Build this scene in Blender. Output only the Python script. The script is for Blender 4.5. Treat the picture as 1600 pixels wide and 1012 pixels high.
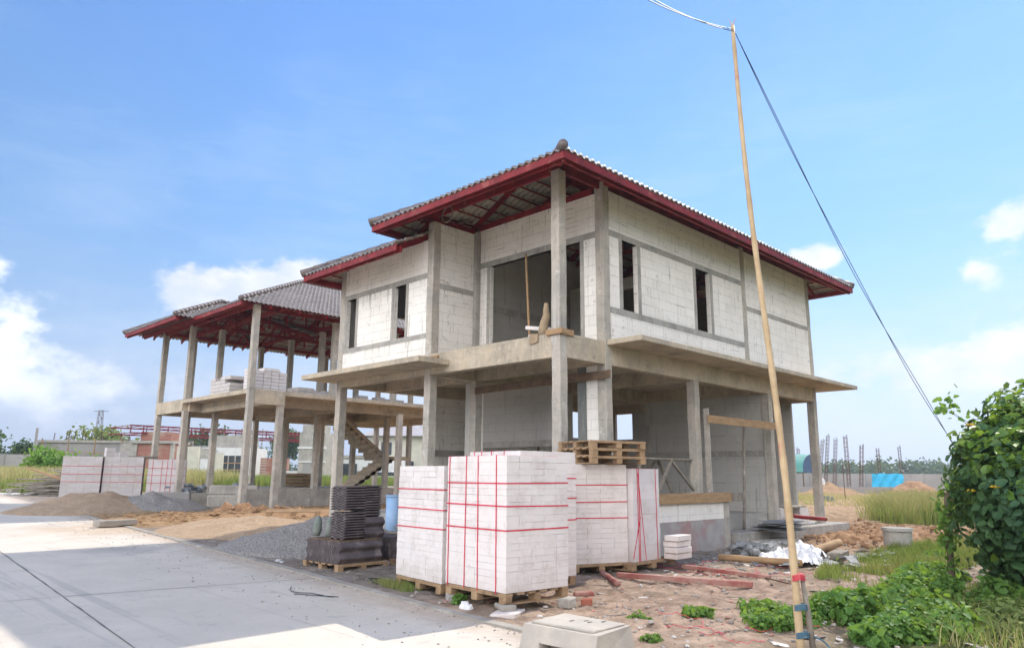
import bpy, math, random
import numpy as np
from mathutils import Vector, Matrix, noise
random.seed(7)
R_ = math.radians
for o in list(bpy.data.objects): bpy.data.objects.remove(o)
SC = bpy.context.scene
COL = SC.collection
# ------------------------------------------------------------------ camera
cam = bpy.data.cameras.new('camera'); camo = bpy.data.objects.new('camera', cam); COL.objects.link(camo)
cam.sensor_width = 36; cam.lens = 36*1140/1600; cam.clip_start = .1; cam.clip_end = 9000
_r = Vector((0.70354668, -0.71061708, 0.0067415)); _u = Vector((-0.14874384, -0.13797436, 0.97920291)); _f = Vector((0.69490816, 0.68991771, 0.20277132))
camo.matrix_world = Matrix(((_r.x, _u.x, -_f.x, 0), (_r.y, _u.y, -_f.y, 0), (_r.z, _u.z, -_f.z, 1.55), (0, 0, 0, 1)))
SC.camera = camo
# ------------------------------------------------------------------ light
SUN = Vector((.98, .05, 1.0)).normalized()
SUN_EL = math.asin(SUN.z); SUN_AZ = math.atan2(SUN.y, SUN.x)
W = bpy.data.worlds.new("World"); SC.world = W; W.use_nodes = True
wn = W.node_tree; wn.nodes.clear()
sl = bpy.data.lights.new('sun', 'SUN'); sl.energy = 2.9; sl.angle = R_(.5); sl.color = (1, .93, .82)
slo = bpy.data.objects.new('sun', sl); COL.objects.link(slo)
slo.rotation_euler = (-SUN).to_track_quat('-Z', 'Y').to_euler(); slo.location = (20, 0, 60)
SC.view_settings.view_transform = 'Standard'; SC.view_settings.look = 'None'
SC.view_settings.exposure = 1.0; SC.view_settings.gamma = 1
SC.render.engine = 'CYCLES'

class NT:
    """small node-graph writer"""
    def __init__(s, t): s.t = t
    def n(s, typ, ins=None, **kw):
        nd = s.t.nodes.new(typ)
        for k, v in kw.items(): setattr(nd, k, v)
        for k, v in (ins or {}).items():
            i = nd.inputs[k]
            if hasattr(v, 'node'): s.t.links.new(v, i)
            else: i.default_value = v
        return nd
    def m(s, op, a, b=0., c=0., clamp=False):
        nd = s.t.nodes.new('ShaderNodeMath'); nd.operation = op; nd.use_clamp = clamp
        for i, v in enumerate((a, b, c)):
            if hasattr(v, 'node'): s.t.links.new(v, nd.inputs[i])
            else: nd.inputs[i].default_value = v
        return nd.outputs[0]
    def noise(s, vec, scale, detail=4, rough=.55, dist=0.):
        return s.n('ShaderNodeTexNoise', {'Vector': vec, 'Scale': scale, 'Detail': detail, 'Roughness': rough, 'Distortion': dist}).outputs[0]
    def ramp(s, f, a, b, smooth=True):
        nd = s.n('ShaderNodeMapRange', {'Value': f, 'From Min': a, 'From Max': b})
        nd.interpolation_type = 'SMOOTHSTEP' if smooth else 'LINEAR'
        return nd.outputs[0]
    def mix(s, f, a, b, mode='MIX'):
        nd = s.t.nodes.new('ShaderNodeMix'); nd.data_type = 'RGBA'; nd.blend_type = mode
        for i, v in ((0, f), (6, a), (7, b)):
            if hasattr(v, 'node'): s.t.links.new(v, nd.inputs[i])
            elif i == 0: nd.inputs[0].default_value = v
            else: nd.inputs[i].default_value = (*v, 1) if len(v) == 3 else v
        return nd.outputs[2]
    def scalev(s, vec, sx, sy, sz):
        return s.n('ShaderNodeVectorMath', {0: vec, 1: (sx, sy, sz)}, operation='MULTIPLY').outputs[0]

# sky: Nishita with cumulus and a milky band of cloud near the horizon, laid out by compass direction
g = NT(wn)
sky = g.n('ShaderNodeTexSky'); sky.sky_type = 'NISHITA'; sky.sun_disc = False
sky.sun_elevation = SUN_EL; sky.sun_rotation = math.pi/2 - SUN_AZ
sky.air_density = 1.2; sky.dust_density = .5; sky.ozone_density = 1.6
tc = g.n('ShaderNodeTexCoord').outputs['Generated']
sp = g.n('ShaderNodeSeparateXYZ', {0: tc})
az = g.m('MULTIPLY', g.m('ARCTAN2', sp.outputs[1], sp.outputs[0]), 57.29578)
el = g.m('MULTIPLY', g.m('ARCSINE', sp.outputs[2]), 57.29578)
vec = g.n('ShaderNodeCombineXYZ', {0: g.m('MULTIPLY', az, .1), 1: g.m('MULTIPLY', el, .16), 2: 0.}).outputs[0]
n1 = g.noise(vec, 1.6, 9, .58, .3)
n2 = g.noise(vec, 5.5, 6, .6)
n3 = g.noise(vec, .55, 4, .5)
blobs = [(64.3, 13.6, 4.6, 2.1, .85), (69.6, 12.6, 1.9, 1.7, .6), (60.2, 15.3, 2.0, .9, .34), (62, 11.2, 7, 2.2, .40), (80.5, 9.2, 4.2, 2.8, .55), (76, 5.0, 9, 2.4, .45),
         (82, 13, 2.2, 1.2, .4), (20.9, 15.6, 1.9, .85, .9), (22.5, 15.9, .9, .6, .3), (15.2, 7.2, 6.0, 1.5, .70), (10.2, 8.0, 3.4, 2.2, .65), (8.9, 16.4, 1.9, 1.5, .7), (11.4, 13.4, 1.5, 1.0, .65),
         (27, 6.8, 4, 1.0, .2), (48, 6, 12, 2.5, .25), (95, 11, 8, 3, .5), (-9, 12, 6, 3, .55), (-40, 18, 14, 10, .8), (128, 22, 16, 14, .9), (165, 30, 26, 22, 1.1), (-165, 32, 34, 24, 1.1), (-110, 30, 34, 22, 1.1), (-75, 34, 24, 20, 1.)]  # last entries: unseen clouds behind the camera, added as fill light
tot = None
for a, e, sa, se, amp in blobs:
    da = g.m('DIVIDE', g.m('SUBTRACT', az, a), sa); de = g.m('DIVIDE', g.m('SUBTRACT', el, e), se)
    q = g.m('ADD', g.m('MULTIPLY', da, da), g.m('MULTIPLY', de, de))
    v = g.m('MULTIPLY', g.m('EXPONENT', g.m('MULTIPLY', q, -1.)), amp)
    tot = v if tot is None else g.m('ADD', tot, v)
n4 = g.noise(vec, 16, 5, .62)
cl = g.m('ADD', g.m('ADD', g.m('ADD', tot, g.m('MULTIPLY', g.m('SUBTRACT', n1, .5), 1.3)), g.m('MULTIPLY', g.m('SUBTRACT', n2, .5), .75)), g.m('MULTIPLY', g.m('SUBTRACT', n4, .5), .30))
cum = g.m('MULTIPLY', g.ramp(cl, .20, .66), g.ramp(tot, .06, .18))
band = g.m('MULTIPLY', g.ramp(el, 14., 2.), g.ramp(g.m('ADD', g.m('MULTIPLY', n1, .7), g.m('MULTIPLY', n2, .3)), .36, .60))
veil = g.m('MULTIPLY', g.ramp(g.m('ADD', g.m('MULTIPLY', n3, .65), g.m('MULTIPLY', g.noise(g.scalev(vec, .5, 1.6, 1), 2.2, 7, .65, 1.2), .35)), .42, .66), g.ramp(el, 42., 8.))
wisp = g.m('MULTIPLY', veil, .30)
hz = g.ramp(el, 9., -1.)
skyc = g.mix(1., sky.outputs[0], (.30, .62, .98), 'MULTIPLY')
grad = g.mix(g.ramp(el, 3., 17., False), (2.1, 3.3, 4.7), (.66, 2.3, 4.75)); grad = g.mix(g.ramp(el, 15., 34., False), grad, (.20, 1.28, 3.95))
glow = g.m('ADD', .88, g.m('MULTIPLY', g.ramp(g.n('ShaderNodeVectorMath', {0: tc, 1: tuple(SUN)}, operation='DOT_PRODUCT').outputs['Value'], .2, 1.), .62))
grad = g.n('ShaderNodeVectorMath', {0: grad, 3: glow}, operation='SCALE').outputs[0]
skyc = g.mix(.74, skyc, grad)
skyc = g.mix(g.m('MULTIPLY', hz, .40), skyc, (4.6, 5.3, 6.4))
skyc = g.mix(wisp, skyc, (4.2, 5.2, 6.4))
skyc = g.mix(g.m('MULTIPLY', band, .66), skyc, (5.0, 5.25, 5.7))
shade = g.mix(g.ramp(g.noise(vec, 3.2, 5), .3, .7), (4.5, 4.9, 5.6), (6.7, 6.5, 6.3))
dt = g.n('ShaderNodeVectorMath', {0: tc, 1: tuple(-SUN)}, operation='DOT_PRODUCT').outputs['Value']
cloud_fill = g.m('ADD', 1., g.m('MULTIPLY', g.ramp(dt, -.45, .35), 4.2))      # clouds opposite the sun brightened, so the unseen ones fill the shaded walls
shade = g.n('ShaderNodeVectorMath', {0: shade, 3: cloud_fill}, operation='SCALE').outputs[0]
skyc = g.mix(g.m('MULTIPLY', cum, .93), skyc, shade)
below = g.ramp(el, -.3, -2.)
skyc = g.mix(below, skyc, (1.6, 1.5, 1.3))
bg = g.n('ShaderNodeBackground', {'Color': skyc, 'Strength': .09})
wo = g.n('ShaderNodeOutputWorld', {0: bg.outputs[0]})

# ------------------------------------------------------------------ tagging
def tag(o, label=None, cat=None, group=None, kind=None):
    if label: o['label'] = label
    if cat: o['category'] = cat
    if group: o['group'] = group
    if kind: o['kind'] = kind
    return o
def thing(name, label, cat, loc=(0, 0, 0), rz=0., group=None):
    o = bpy.data.objects.new(name, None); COL.objects.link(o); o.empty_display_size = .2
    o.location = loc; o.rotation_euler = (0, 0, rz)
    return tag(o, label, cat, group)
def kids(o): return [c for c in ALL if c.parent == o]
ALL = []
def dup(root, loc=None, rz=None, label=None):
    """copy a thing with its parts and sub-parts, sharing the meshes"""
    def rec(o, par):
        c = o.copy(); COL.objects.link(c); c.parent = par; ALL.append(c)
        for k in [k for k in ALL if k.parent == o]: rec(k, c)
        return c
    r = rec(root, None)
    if loc is not None: r.location = loc
    if rz is not None: r.rotation_euler = (0, 0, rz)
    if label: r['label'] = label
    return r
def base_loc(o):
    v = Vector((0, 0, 0))
    while o is not None: v = v + o.location; o = o.parent
    return v

class MB:
    def __init__(s): s.v = []; s.f = []
    def add(s, vs, fs):
        k = len(s.v); s.v += [tuple(p) for p in vs]; s.f += [tuple(i+k for i in f) for f in fs]; return s
    def box(s, x0, x1, y0, y1, z0, z1, jit=0.):
        p = [(x, y, z) for z in (z0, z1) for x, y in ((x0, y0), (x1, y0), (x1, y1), (x0, y1))]
        if jit: p = [tuple(c+random.uniform(-jit, jit) for c in q) for q in p]
        return s.add(p, [(0, 3, 2, 1), (4, 5, 6, 7), (0, 1, 5, 4), (1, 2, 6, 5), (2, 3, 7, 6), (3, 0, 4, 7)])
    def bar(s, p, q, w, h, up=(0, 0, 1)):
        p = Vector(p); q = Vector(q); d = (q-p).normalized(); u = Vector(up)
        if abs(d.dot(u)) > .98: u = Vector((1, 0, 0))
        a = d.cross(u).normalized()*w/2; b = a.cross(d).normalized()*h/2
        vs = [p-a-b, p+a-b, p+a+b, p-a+b, q-a-b, q+a-b, q+a+b, q-a+b]
        return s.add(vs, [(0, 1, 2, 3), (7, 6, 5, 4), (4, 5, 1, 0), (5, 6, 2, 1), (6, 7, 3, 2), (7, 4, 0, 3)])
    def tube(s, pts, r, n=8, cap=True):
        pts = [Vector(p) for p in pts]; rs = r if isinstance(r, (list, tuple)) else [r]*len(pts)
        k = len(s.v); prev = None
        for i, p in enumerate(pts):
            d = (pts[min(i+1, len(pts)-1)]-pts[max(i-1, 0)]).normalized()
            if prev is None:
                u = Vector((0, 0, 1)) if abs(d.z) < .9 else Vector((1, 0, 0)); a = d.cross(u).normalized()
            else: a = (prev-d*prev.dot(d)).normalized()
            prev = a; b = d.cross(a)
            for j in range(n):
                t = 2*math.pi*j/n; s.v.append(tuple(p+(a*math.cos(t)+b*math.sin(t))*rs[i]))
        for i in range(len(pts)-1):
            for j in range(n):
                s.f.append((k+i*n+j, k+i*n+(j+1) % n, k+(i+1)*n+(j+1) % n, k+(i+1)*n+j))
        if cap:
            s.f.append(tuple(k+j for j in reversed(range(n)))); s.f.append(tuple(k+(len(pts)-1)*n+j for j in range(n)))
        return s
    def build(s, name, mat, parent=None, world=True, smooth=False, bevel=0.):
        off = base_loc(parent) if (parent is not None and world) else Vector((0, 0, 0))
        me = bpy.data.meshes.new(name)
        vs = s.v if off.length == 0 else [(p[0]-off.x, p[1]-off.y, p[2]-off.z) for p in s.v]
        me.from_pydata(vs, [], s.f); me.update()
        if smooth: me.polygons.foreach_set('use_smooth', [True]*len(me.polygons))
        o = bpy.data.objects.new(name, me); COL.objects.link(o); ALL.append(o)
        me.materials.append(mat)
        if parent is not None: o.parent = parent
        if bevel:
            b = o.modifiers.new('bevel', 'BEVEL'); b.width = bevel; b.segments = 1; b.limit_method = 'ANGLE'
        return o
def npmesh(name, V, F, mat, parent=None, smooth=False):
    """fast mesh from numpy vertices and equal-sized faces"""
    me = bpy.data.meshes.new(name); F = np.asarray(F, dtype=np.int32); k = F.shape[1]
    me.vertices.add(len(V)); me.vertices.foreach_set('co', np.asarray(V, dtype=np.float32).ravel())
    me.loops.add(F.size); me.loops.foreach_set('vertex_index', F.ravel())
    me.polygons.add(len(F)); me.polygons.foreach_set('loop_start', np.arange(0, F.size, k, dtype=np.int32))
    me.polygons.foreach_set('loop_total', np.full(len(F), k, dtype=np.int32))
    if smooth: me.polygons.foreach_set('use_smooth', np.ones(len(F), dtype=bool))
    me.update(calc_edges=True); me.validate()
    o = bpy.data.objects.new(name, me); COL.objects.link(o); ALL.append(o); me.materials.append(mat)
    if parent is not None: o.parent = parent
    return o
def moved(mb, c, rz=0., tilt=None):
    M = Matrix.Translation(c) @ Matrix.Rotation(rz, 4, 'Z')
    if tilt: M = M @ Matrix.Rotation(tilt[0], 4, 'X') @ Matrix.Rotation(tilt[1], 4, 'Y')
    mb.v = [tuple(M @ Vector(p)) for p in mb.v]; return mb

# ------------------------------------------------------------------ materials
def newmat(name):
    m = bpy.data.materials.new(name); m.use_nodes = True; m.node_tree.nodes.clear(); return m, NT(m.node_tree)
def finish(m, g, col, rough=.85, height=None, bump=.3, dist=.01, spec=.3, metal=0., transl=None):
    ins = {'Base Color': col, 'Roughness': rough, 'Metallic': metal, 'Specular IOR Level': spec}
    if height is not None:
        ins['Normal'] = g.n('ShaderNodeBump', {'Height': height, 'Strength': bump, 'Distance': dist}).outputs[0]
    p = g.n('ShaderNodeBsdfPrincipled', ins); out = p.outputs[0]
    if transl:
        t = g.n('ShaderNodeBsdfTranslucent', {'Color': transl[1]}); mx = g.n('ShaderNodeMixShader', {0: transl[0], 1: out, 2: t.outputs[0]}); out = mx.outputs[0]
    g.n('ShaderNodeOutputMaterial', {0: out}); return m
def pos(g): return g.n('ShaderNodeNewGeometry').outputs['Position']
def simple(name, c1, c2, scale=4., rough=.85, bump=.3, bscale=60., c3=None, s3=1.2, lo3=.55, hi3=.7, spec=.3, dist=.01, metal=0., obj=False, stretch=(1, 1, 1)):
    m, g = newmat(name)
    P = g.n('ShaderNodeTexCoord').outputs['Object'] if obj else pos(g)
    P2 = g.scalev(P, *stretch)
    col = g.mix(g.ramp(g.noise(P2, scale, 6, .65), .3, .7), c1, c2)
    if c3: col = g.mix(g.ramp(g.noise(P2, s3, 6, .7), lo3, hi3), col, c3)
    return finish(m, g, col, rough, g.noise(P2, bscale, 5, .7), bump, dist, spec, metal)

def concrete(name, c1=(.57, .465, .335), c2=(.37, .315, .24), c3=(.64, .565, .455), board=True):
    m, g = newmat(name); P = pos(g)
    a = g.ramp(g.noise(P, 1.7, 7, .7), .3, .7)
    col = g.mix(a, c1, c2)
    st = g.noise(g.scalev(P, 7, 7, .7), 1.2, 5, .7)      # runs down the face
    col = g.mix(g.m('MULTIPLY', g.ramp(st, .52, .75), .6), col, c3)
    st2 = g.noise(g.scalev(P, 5, 5, .5), 1.9, 4, .7)
    col = g.mix(g.m('MULTIPLY', g.ramp(st2, .58, .8), .6), col, (.13, .125, .115))
    fine = g.noise(P, 38, 5, .8)
    col = g.mix(g.m('MULTIPLY', g.ramp(fine, .56, .68), .55), col, (.12, .11, .10))
    patch_ = g.noise(P, 4.2, 7, .75)
    col = g.mix(g.m('MULTIPLY', g.ramp(patch_, .57, .64), .5), col, c3)
    col = g.mix(g.m('MULTIPLY', g.ramp(patch_, .43, .36), .45), col, (.20, .185, .165))
    # board lines left by the formwork: thin ridges about every 20 cm up the face
    sz = g.n('ShaderNodeSeparateXYZ', {0: P}).outputs[2]
    fr = g.m('FRACT', g.m('ADD', g.m('MULTIPLY', sz, 2.1), g.m('MULTIPLY', g.noise(P, 1.3, 2), .22)))
    ln_ = g.m('MULTIPLY', g.ramp(g.m('ABSOLUTE', g.m('SUBTRACT', fr, .5)), .012, .0), g.ramp(g.noise(P, 1.9, 3), .45, .6))
    col = g.mix(g.m('MULTIPLY', ln_, .55), col, (.16, .15, .13))
    h = g.m('ADD', g.m('ADD', g.noise(P, 14, 7, .75), g.m('MULTIPLY', st, 1.2)), g.m('MULTIPLY', ln_, .5))
    return finish(m, g, col, .9, h, .8, .016, .2)
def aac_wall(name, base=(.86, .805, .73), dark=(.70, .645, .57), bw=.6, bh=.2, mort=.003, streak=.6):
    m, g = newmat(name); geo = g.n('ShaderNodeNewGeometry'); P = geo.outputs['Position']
    sp = g.n('ShaderNodeSeparateXYZ', {0: P}); sn = g.n('ShaderNodeSeparateXYZ', {0: geo.outputs['True Normal']})
    isx = g.m('GREATER_THAN', g.m('ABSOLUTE', sn.outputs[0]), .6)
    wob = g.m('MULTIPLY', g.m('SUBTRACT', g.noise(P, 3, 3), .5), .012)
    u = g.m('ADD', g.m('MULTIPLY', isx, sp.outputs[1]), g.m('MULTIPLY', g.m('SUBTRACT', 1., isx), sp.outputs[0]))
    vec = g.n('ShaderNodeCombineXYZ', {0: g.m('ADD', u, wob), 1: g.m('ADD', g.m('ADD', sp.outputs[2], .01), wob), 2: 0.}).outputs[0]
    br = g.n('ShaderNodeTexBrick', {'Vector': vec, 'Color1': (*base, 1), 'Color2': (base[0]*.88, base[1]*.87, base[2]*.87, 1), 'Mortar': (.30, .28, .25, 1), 'Scale': 1., 'Mortar Size': mort, 'Mortar Smooth': .35, 'Bias': -.2, 'Brick Width': bw, 'Row Height': bh})
    br.offset = .5
    # joints read clearly in some places, almost closed in others
    joint = g.m('MULTIPLY', br.outputs['Fac'], g.ramp(g.noise(P, 2.3, 5, .75), .40, .60))
    col = g.mix(g.ramp(g.noise(P, 1.1, 6, .7), .35, .75), base, dark)
    col = g.mix(.45, col, br.outputs['Color'])
    col = g.mix(g.m('SUBTRACT', 1., g.ramp(joint, 0., .9)), (.30, .28, .245), col)
    st = g.noise(g.scalev(P, 9, 9, .55), 1.2, 5, .75)
    col = g.mix(g.m('MULTIPLY', g.ramp(st, .565, .70), streak), col, (.27, .25, .22))
    sm = g.noise(P, 4.5, 6, .8)
    col = g.mix(g.m('MULTIPLY', g.ramp(sm, .585, .65), .6), col, (.38, .35, .30))
    wide = g.m('MULTIPLY', br.outputs['Fac'], g.ramp(g.noise(P, 3.1, 5, .8), .58, .66))
    col = g.mix(g.m('SUBTRACT', 1., wide), (.10, .09, .075), col)
    chip = g.noise(P, 17, 4, .8)
    col = g.mix(g.m('MULTIPLY', g.ramp(chip, .66, .71), .7), col, (.28, .26, .23))
    h = g.m('SUBTRACT', g.m('MULTIPLY', g.noise(P, 45, 4, .7), .25), g.m('MULTIPLY', joint, .9))
    return finish(m, g, col, .95, h, .55, .008, .15)

mConc = concrete('cast_concrete')
mConcCol = concrete('column_concrete', (.52, .455, .375), (.34, .315, .275), (.66, .62, .56))
mConcGrey = concrete('grey_render', (.44, .405, .355), (.29, .27, .24), (.54, .51, .46))
mAAC = aac_wall('aerated_block_wall')
mAACin = aac_wall('aerated_block_wall_inner', (.50, .475, .43), (.40, .38, .345), streak=.8)  # same blocks with the colour lowered to put the rooms in shade
def blockmat(name, c1, c2, rust, dust):
    m, g = newmat(name); geo = g.n('ShaderNodeNewGeometry'); P = geo.outputs[0]
    col = g.mix(geo.outputs['Random Per Island'], c1, c2)
    col = g.mix(g.m('MULTIPLY', g.ramp(g.noise(P, 2.6, 6, .75), .45, .72), dust), col, (.52, .45, .40))
    st = g.noise(g.scalev(P, 11, 11, 1.1), 1., 5, .75)
    col = g.mix(g.m('MULTIPLY', g.ramp(st, .66, .74), rust), col, (.50, .24, .14))
    col = g.mix(g.m('MULTIPLY', g.ramp(g.noise(P, 30, 4, .8), .62, .70), .5), col, (.40, .36, .33))
    z = g.n('ShaderNodeSeparateXYZ', {0: P}).outputs[2]
    low = g.m('MULTIPLY', g.ramp(g.m('ADD', z, g.m('MULTIPLY', g.noise(P, 6, 5), .5)), .75, .35), .35)
    col = g.mix(low, col, (.50, .40, .33))
    return finish(m, g, col, .95, g.noise(P, 60, 5, .75), .5, .008, .15)
mBlock = blockmat('aerated_block', (.755, .69, .65), (.715, .65, .61), .7, .7)
mBlockGrey = blockmat('aerated_block_aged', (.60, .55, .53), (.53, .49, .47), .3, .8)
mBlockRed = blockmat('aerated_block_dusty', (.74, .68, .66), (.66, .61, .59), .9, .6)
mStrap = simple('red_strap', (.70, .02, .07), (.55, .02, .05), 6, .4, .05, 30)
mRed = simple('red_oxide_steel', (.26, .018, .022), (.14, .012, .015), 3.5, .6, .25, 40, (.30, .075, .06), 3.2, .56, .68)
mRedDusty = simple('dusty_red_steel', (.26, .055, .045), (.40, .24, .19), 3, .7, .15, 40)
mWood = simple('raw_plank', (.42, .27, .14), (.30, .185, .10), 3, .85, .3, 50, (.20, .13, .08), 2, .55, .75, stretch=(1, 1, 6))
mWoodPal = simple('pallet_wood', (.40, .265, .15), (.27, .17, .095), 5, .85, .3, 50, (.17, .11, .07), 2.5, .55, .75)
mWoodGrey = simple('weathered_wood', (.30, .26, .21), (.19, .16, .13), 6, .9, .3, 50, (.40, .36, .30), 3, .55, .7)
mWoodDark = simple('dark_plank', (.12, .08, .055), (.20, .13, .08), 6, .9, .3, 50)
mBamboo = simple('bamboo', (.56, .41, .24), (.42, .29, .16), 5, .6, .2, 40, (.48, .20, .14), 1.0, .58, .66)
mTileDk = simple('dark_tile_clay', (.075, .055, .058), (.13, .105, .10), 6, .4, .2, 60, (.24, .20, .185), 5, .54, .66, spec=.6)
mRust = simple('rebar', (.14, .075, .05), (.09, .06, .05), 9, .8, .1, 40)
mPlasticW = simple('white_plastic_sheet', (.75, .74, .74), (.60, .58, .58), 6, .5, .4, 20)
mBlue = simple('blue_plastic', (.22, .36, .55), (.30, .42, .58), 3, .45, .1, 30)
mTarp = simple('blue_tarp', (.02, .36, .62), (.05, .48, .72), 2.5, .5, .5, 5, dist=.05)
mSack = simple('cement_sack', (.40, .29, .18), (.30, .22, .14), 6, .9, .3, 40)
mSackGreen = simple('green_grey_sack', (.14, .17, .14), (.24, .25, .22), 9, .9, .4, 30)
mRope = simple('blue_rope', (.06, .14, .20), (.10, .20, .26), 9, .8, .1, 40)
mRedTape = simple('pink_red_tape', (.60, .05, .08), (.66, .10, .12), 6, .5, .1, 40)
mCable = simple('black_cable', (.015, .015, .02), (.03, .03, .035), 9, .5, .1, 40)
mWhiteP = simple('white_paint', (.70, .69, .66), (.60, .59, .57), 2, .7, .1, 40)
mCream = simple('cream_render', (.58, .55, .45), (.50, .47, .39), 2, .8, .1, 40)
mGlassDk = simple('dark_window', (.03, .04, .05), (.06, .07, .08), 2, .15, .02, 20, spec=.6)
mWallFar = simple('far_concrete_wall', (.33, .31, .29), (.25, .235, .22), .35, .9, .1, 5, (.19, .18, .17), .6, .6, .75)
mBark = simple('bark', (.10, .075, .05), (.16, .12, .085), 6, .9, .5, 30)
mStone = simple('rubble_stone', (.38, .33, .28), (.22, .19, .165), 5, .95, .4, 60, (.55, .52, .49), 2.3, .55, .62)
mGravel = simple('grey_gravel', (.27, .24, .215), (.44, .405, .37), 22, .95, 1., 40, (.13, .12, .115), 34, .5, .62, dist=.05)
mSandM = simple('brown_sand', (.40, .27, .165), (.50, .36, .235), 4, .95, .9, 50, (.25, .185, .135), 20, .5, .66, dist=.04)
mClod = simple('orange_clods', (.36, .22, .115), (.27, .165, .09), 5, .95, .6, 40)
mClodDk = simple('dark_soil_clods', (.25, .135, .07), (.40, .24, .13), 5, .95, .6, 40)
mSlateP = simple('grey_slate_sheets', (.17, .175, .175), (.26, .26, .255), 5, .7, .3, 40)
mTent1 = simple('green_canvas', (.06, .22, .18), (.10, .28, .23), 1, .6, .1, 8)
mTent2 = simple('blue_canvas', (.03, .07, .15), (.04, .10, .19), 1, .6, .1, 8)
mBrick, g = newmat('red_brick_wall'); geo = g.n('ShaderNodeNewGeometry'); sp_ = g.n('ShaderNodeSeparateXYZ', {0: geo.outputs[0]})
bv = g.n('ShaderNodeCombineXYZ', {0: g.m('ADD', sp_.outputs[0], sp_.outputs[1]), 1: sp_.outputs[2], 2: 0.}).outputs[0]
br = g.n('ShaderNodeTexBrick', {'Vector': bv, 'Color1': (.34, .10, .06, 1), 'Color2': (.26, .085, .055, 1), 'Mortar': (.36, .30, .26, 1), 'Scale': 1., 'Mortar Size': .014, 'Brick Width': .4, 'Row Height': .12})
finish(mBrick, g, g.mix(g.ramp(g.noise(geo.outputs[0], .9, 5), .45, .7), br.outputs[0], (.38, .26, .20)), .9, br.outputs[1], .3, .01)
# roof tiles: glazed dark top, pale unglazed underside
mTile, g = newmat('roof_tile'); geo = g.n('ShaderNodeNewGeometry')
P = geo.outputs['Position']
top = g.mix(g.ramp(g.noise(P, 4.5, 5, .8), .35, .65), (.14, .115, .105), (.26, .225, .205))
top = g.mix(g.m('MULTIPLY', g.n('ShaderNodeNewGeometry').outputs['Random Per Island'], .25), top, (.10, .09, .095))
und = g.mix(g.ramp(g.noise(P, 3, 5, .7), .3, .7), (.48, .42, .34), (.36, .31, .25))
finish(mTile, g, g.mix(geo.outputs['Backfacing'], top, und), .48, g.noise(P, 60, 3), .08, .01, .45)
# road
mRoad, g = newmat('road_concrete'); P = pos(g)
c = g.mix(g.ramp(g.noise(P, .6, 6, .7), .3, .7), (.60, .53, .445), (.52, .46, .385))
c = g.mix(g.m('MULTIPLY', g.ramp(g.noise(g.scalev(P, 4, 1, 1), 1.1, 6, .75), .56, .75), .35), c, (.33, .31, .29))
c = g.mix(g.m('MULTIPLY', g.ramp(g.noise(P, 60, 5, .85), .54, .68), .6), c, (.27, .255, .235))
c = g.mix(g.m('MULTIPLY', g.ramp(g.noise(P, 2.1, 7, .8), .54, .66), .4), c, (.32, .30, .27))
tyre = g.noise(g.scalev(P, 3.2, .10, 1), 1.3, 4, .6)
c = g.mix(g.m('MULTIPLY', g.ramp(tyre, .57, .68), .30), c, (.27, .255, .24))
dusty = g.n('ShaderNodeSeparateXYZ', {0: P}); de = g.m('SUBTRACT', dusty.outputs[0], g.m('ADD', 5.33, g.m('MULTIPLY', dusty.outputs[1], .058)))
c = g.mix(g.m('MULTIPLY', g.ramp(g.m('ADD', de, g.m('MULTIPLY', g.noise(P, 2.4, 6, .75), 1.1)), -.15, .65), .75), c, (.40, .31, .235))
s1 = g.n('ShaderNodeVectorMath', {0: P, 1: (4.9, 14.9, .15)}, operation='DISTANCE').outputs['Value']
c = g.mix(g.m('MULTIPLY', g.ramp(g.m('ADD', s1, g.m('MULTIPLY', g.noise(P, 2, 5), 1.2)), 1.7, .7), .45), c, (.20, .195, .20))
s2 = g.n('ShaderNodeVectorMath', {0: P, 1: (6.3, 19.5, .25)}, operation='DISTANCE').outputs['Value']
c = g.mix(g.m('MULTIPLY', g.ramp(g.m('ADD', s2, g.m('MULTIPLY', g.noise(P, 1.4, 6), 5.)), 5.2, 3.), .7), c, (.45, .33, .22))
fin = g.noise(P, 70, 5, .85)
finish(mRoad, g, c, .9, fin, .6, .008, .2)
mMortar = simple('dark_mortar', (.27, .255, .22), (.17, .16, .14), 9, .95, .3, 50)
mColDark = concrete('dark_column_concrete', (.22, .22, .20), (.12, .125, .12), (.34, .33, .30))  # darker concrete for one ground floor column
mJoint = simple('road_joint_filler', (.11, .10, .09), (.22, .205, .185), 5, .9, .1, 30)
mKerb = simple('kerb_concrete', (.36, .325, .275), (.27, .24, .205), 3, .92, .4, 50, (.45, .42, .37), 2, .55, .7)
# ground, coloured by region
mGround, g = newmat('building_site_ground'); P = pos(g)
att = g.n('ShaderNodeAttribute', attribute_name='region').outputs['Color']
n_ = g.noise(P, 3.2, 8, .72)
c = g.mix(g.ramp(n_, .28, .72), (.55, .52, .49), (1.34, 1.33, 1.30))
c = g.mix(1., att, c, 'MULTIPLY')
c = g.mix(g.m('MULTIPLY', g.ramp(g.noise(P, 42, 4, .8), .57, .68), .5), c, (.50, .44, .40))
c = g.mix(g.m('MULTIPLY', g.ramp(g.noise(P, 31, 4, .8), .60, .70), .45), c, (.14, .105, .085))
h = g.m('ADD', g.noise(P, 6, 10, .8), g.m('MULTIPLY', g.noise(P, 38, 6, .75), .45))
finish(mGround, g, c, .96, h, 1., .09, .12)

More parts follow.
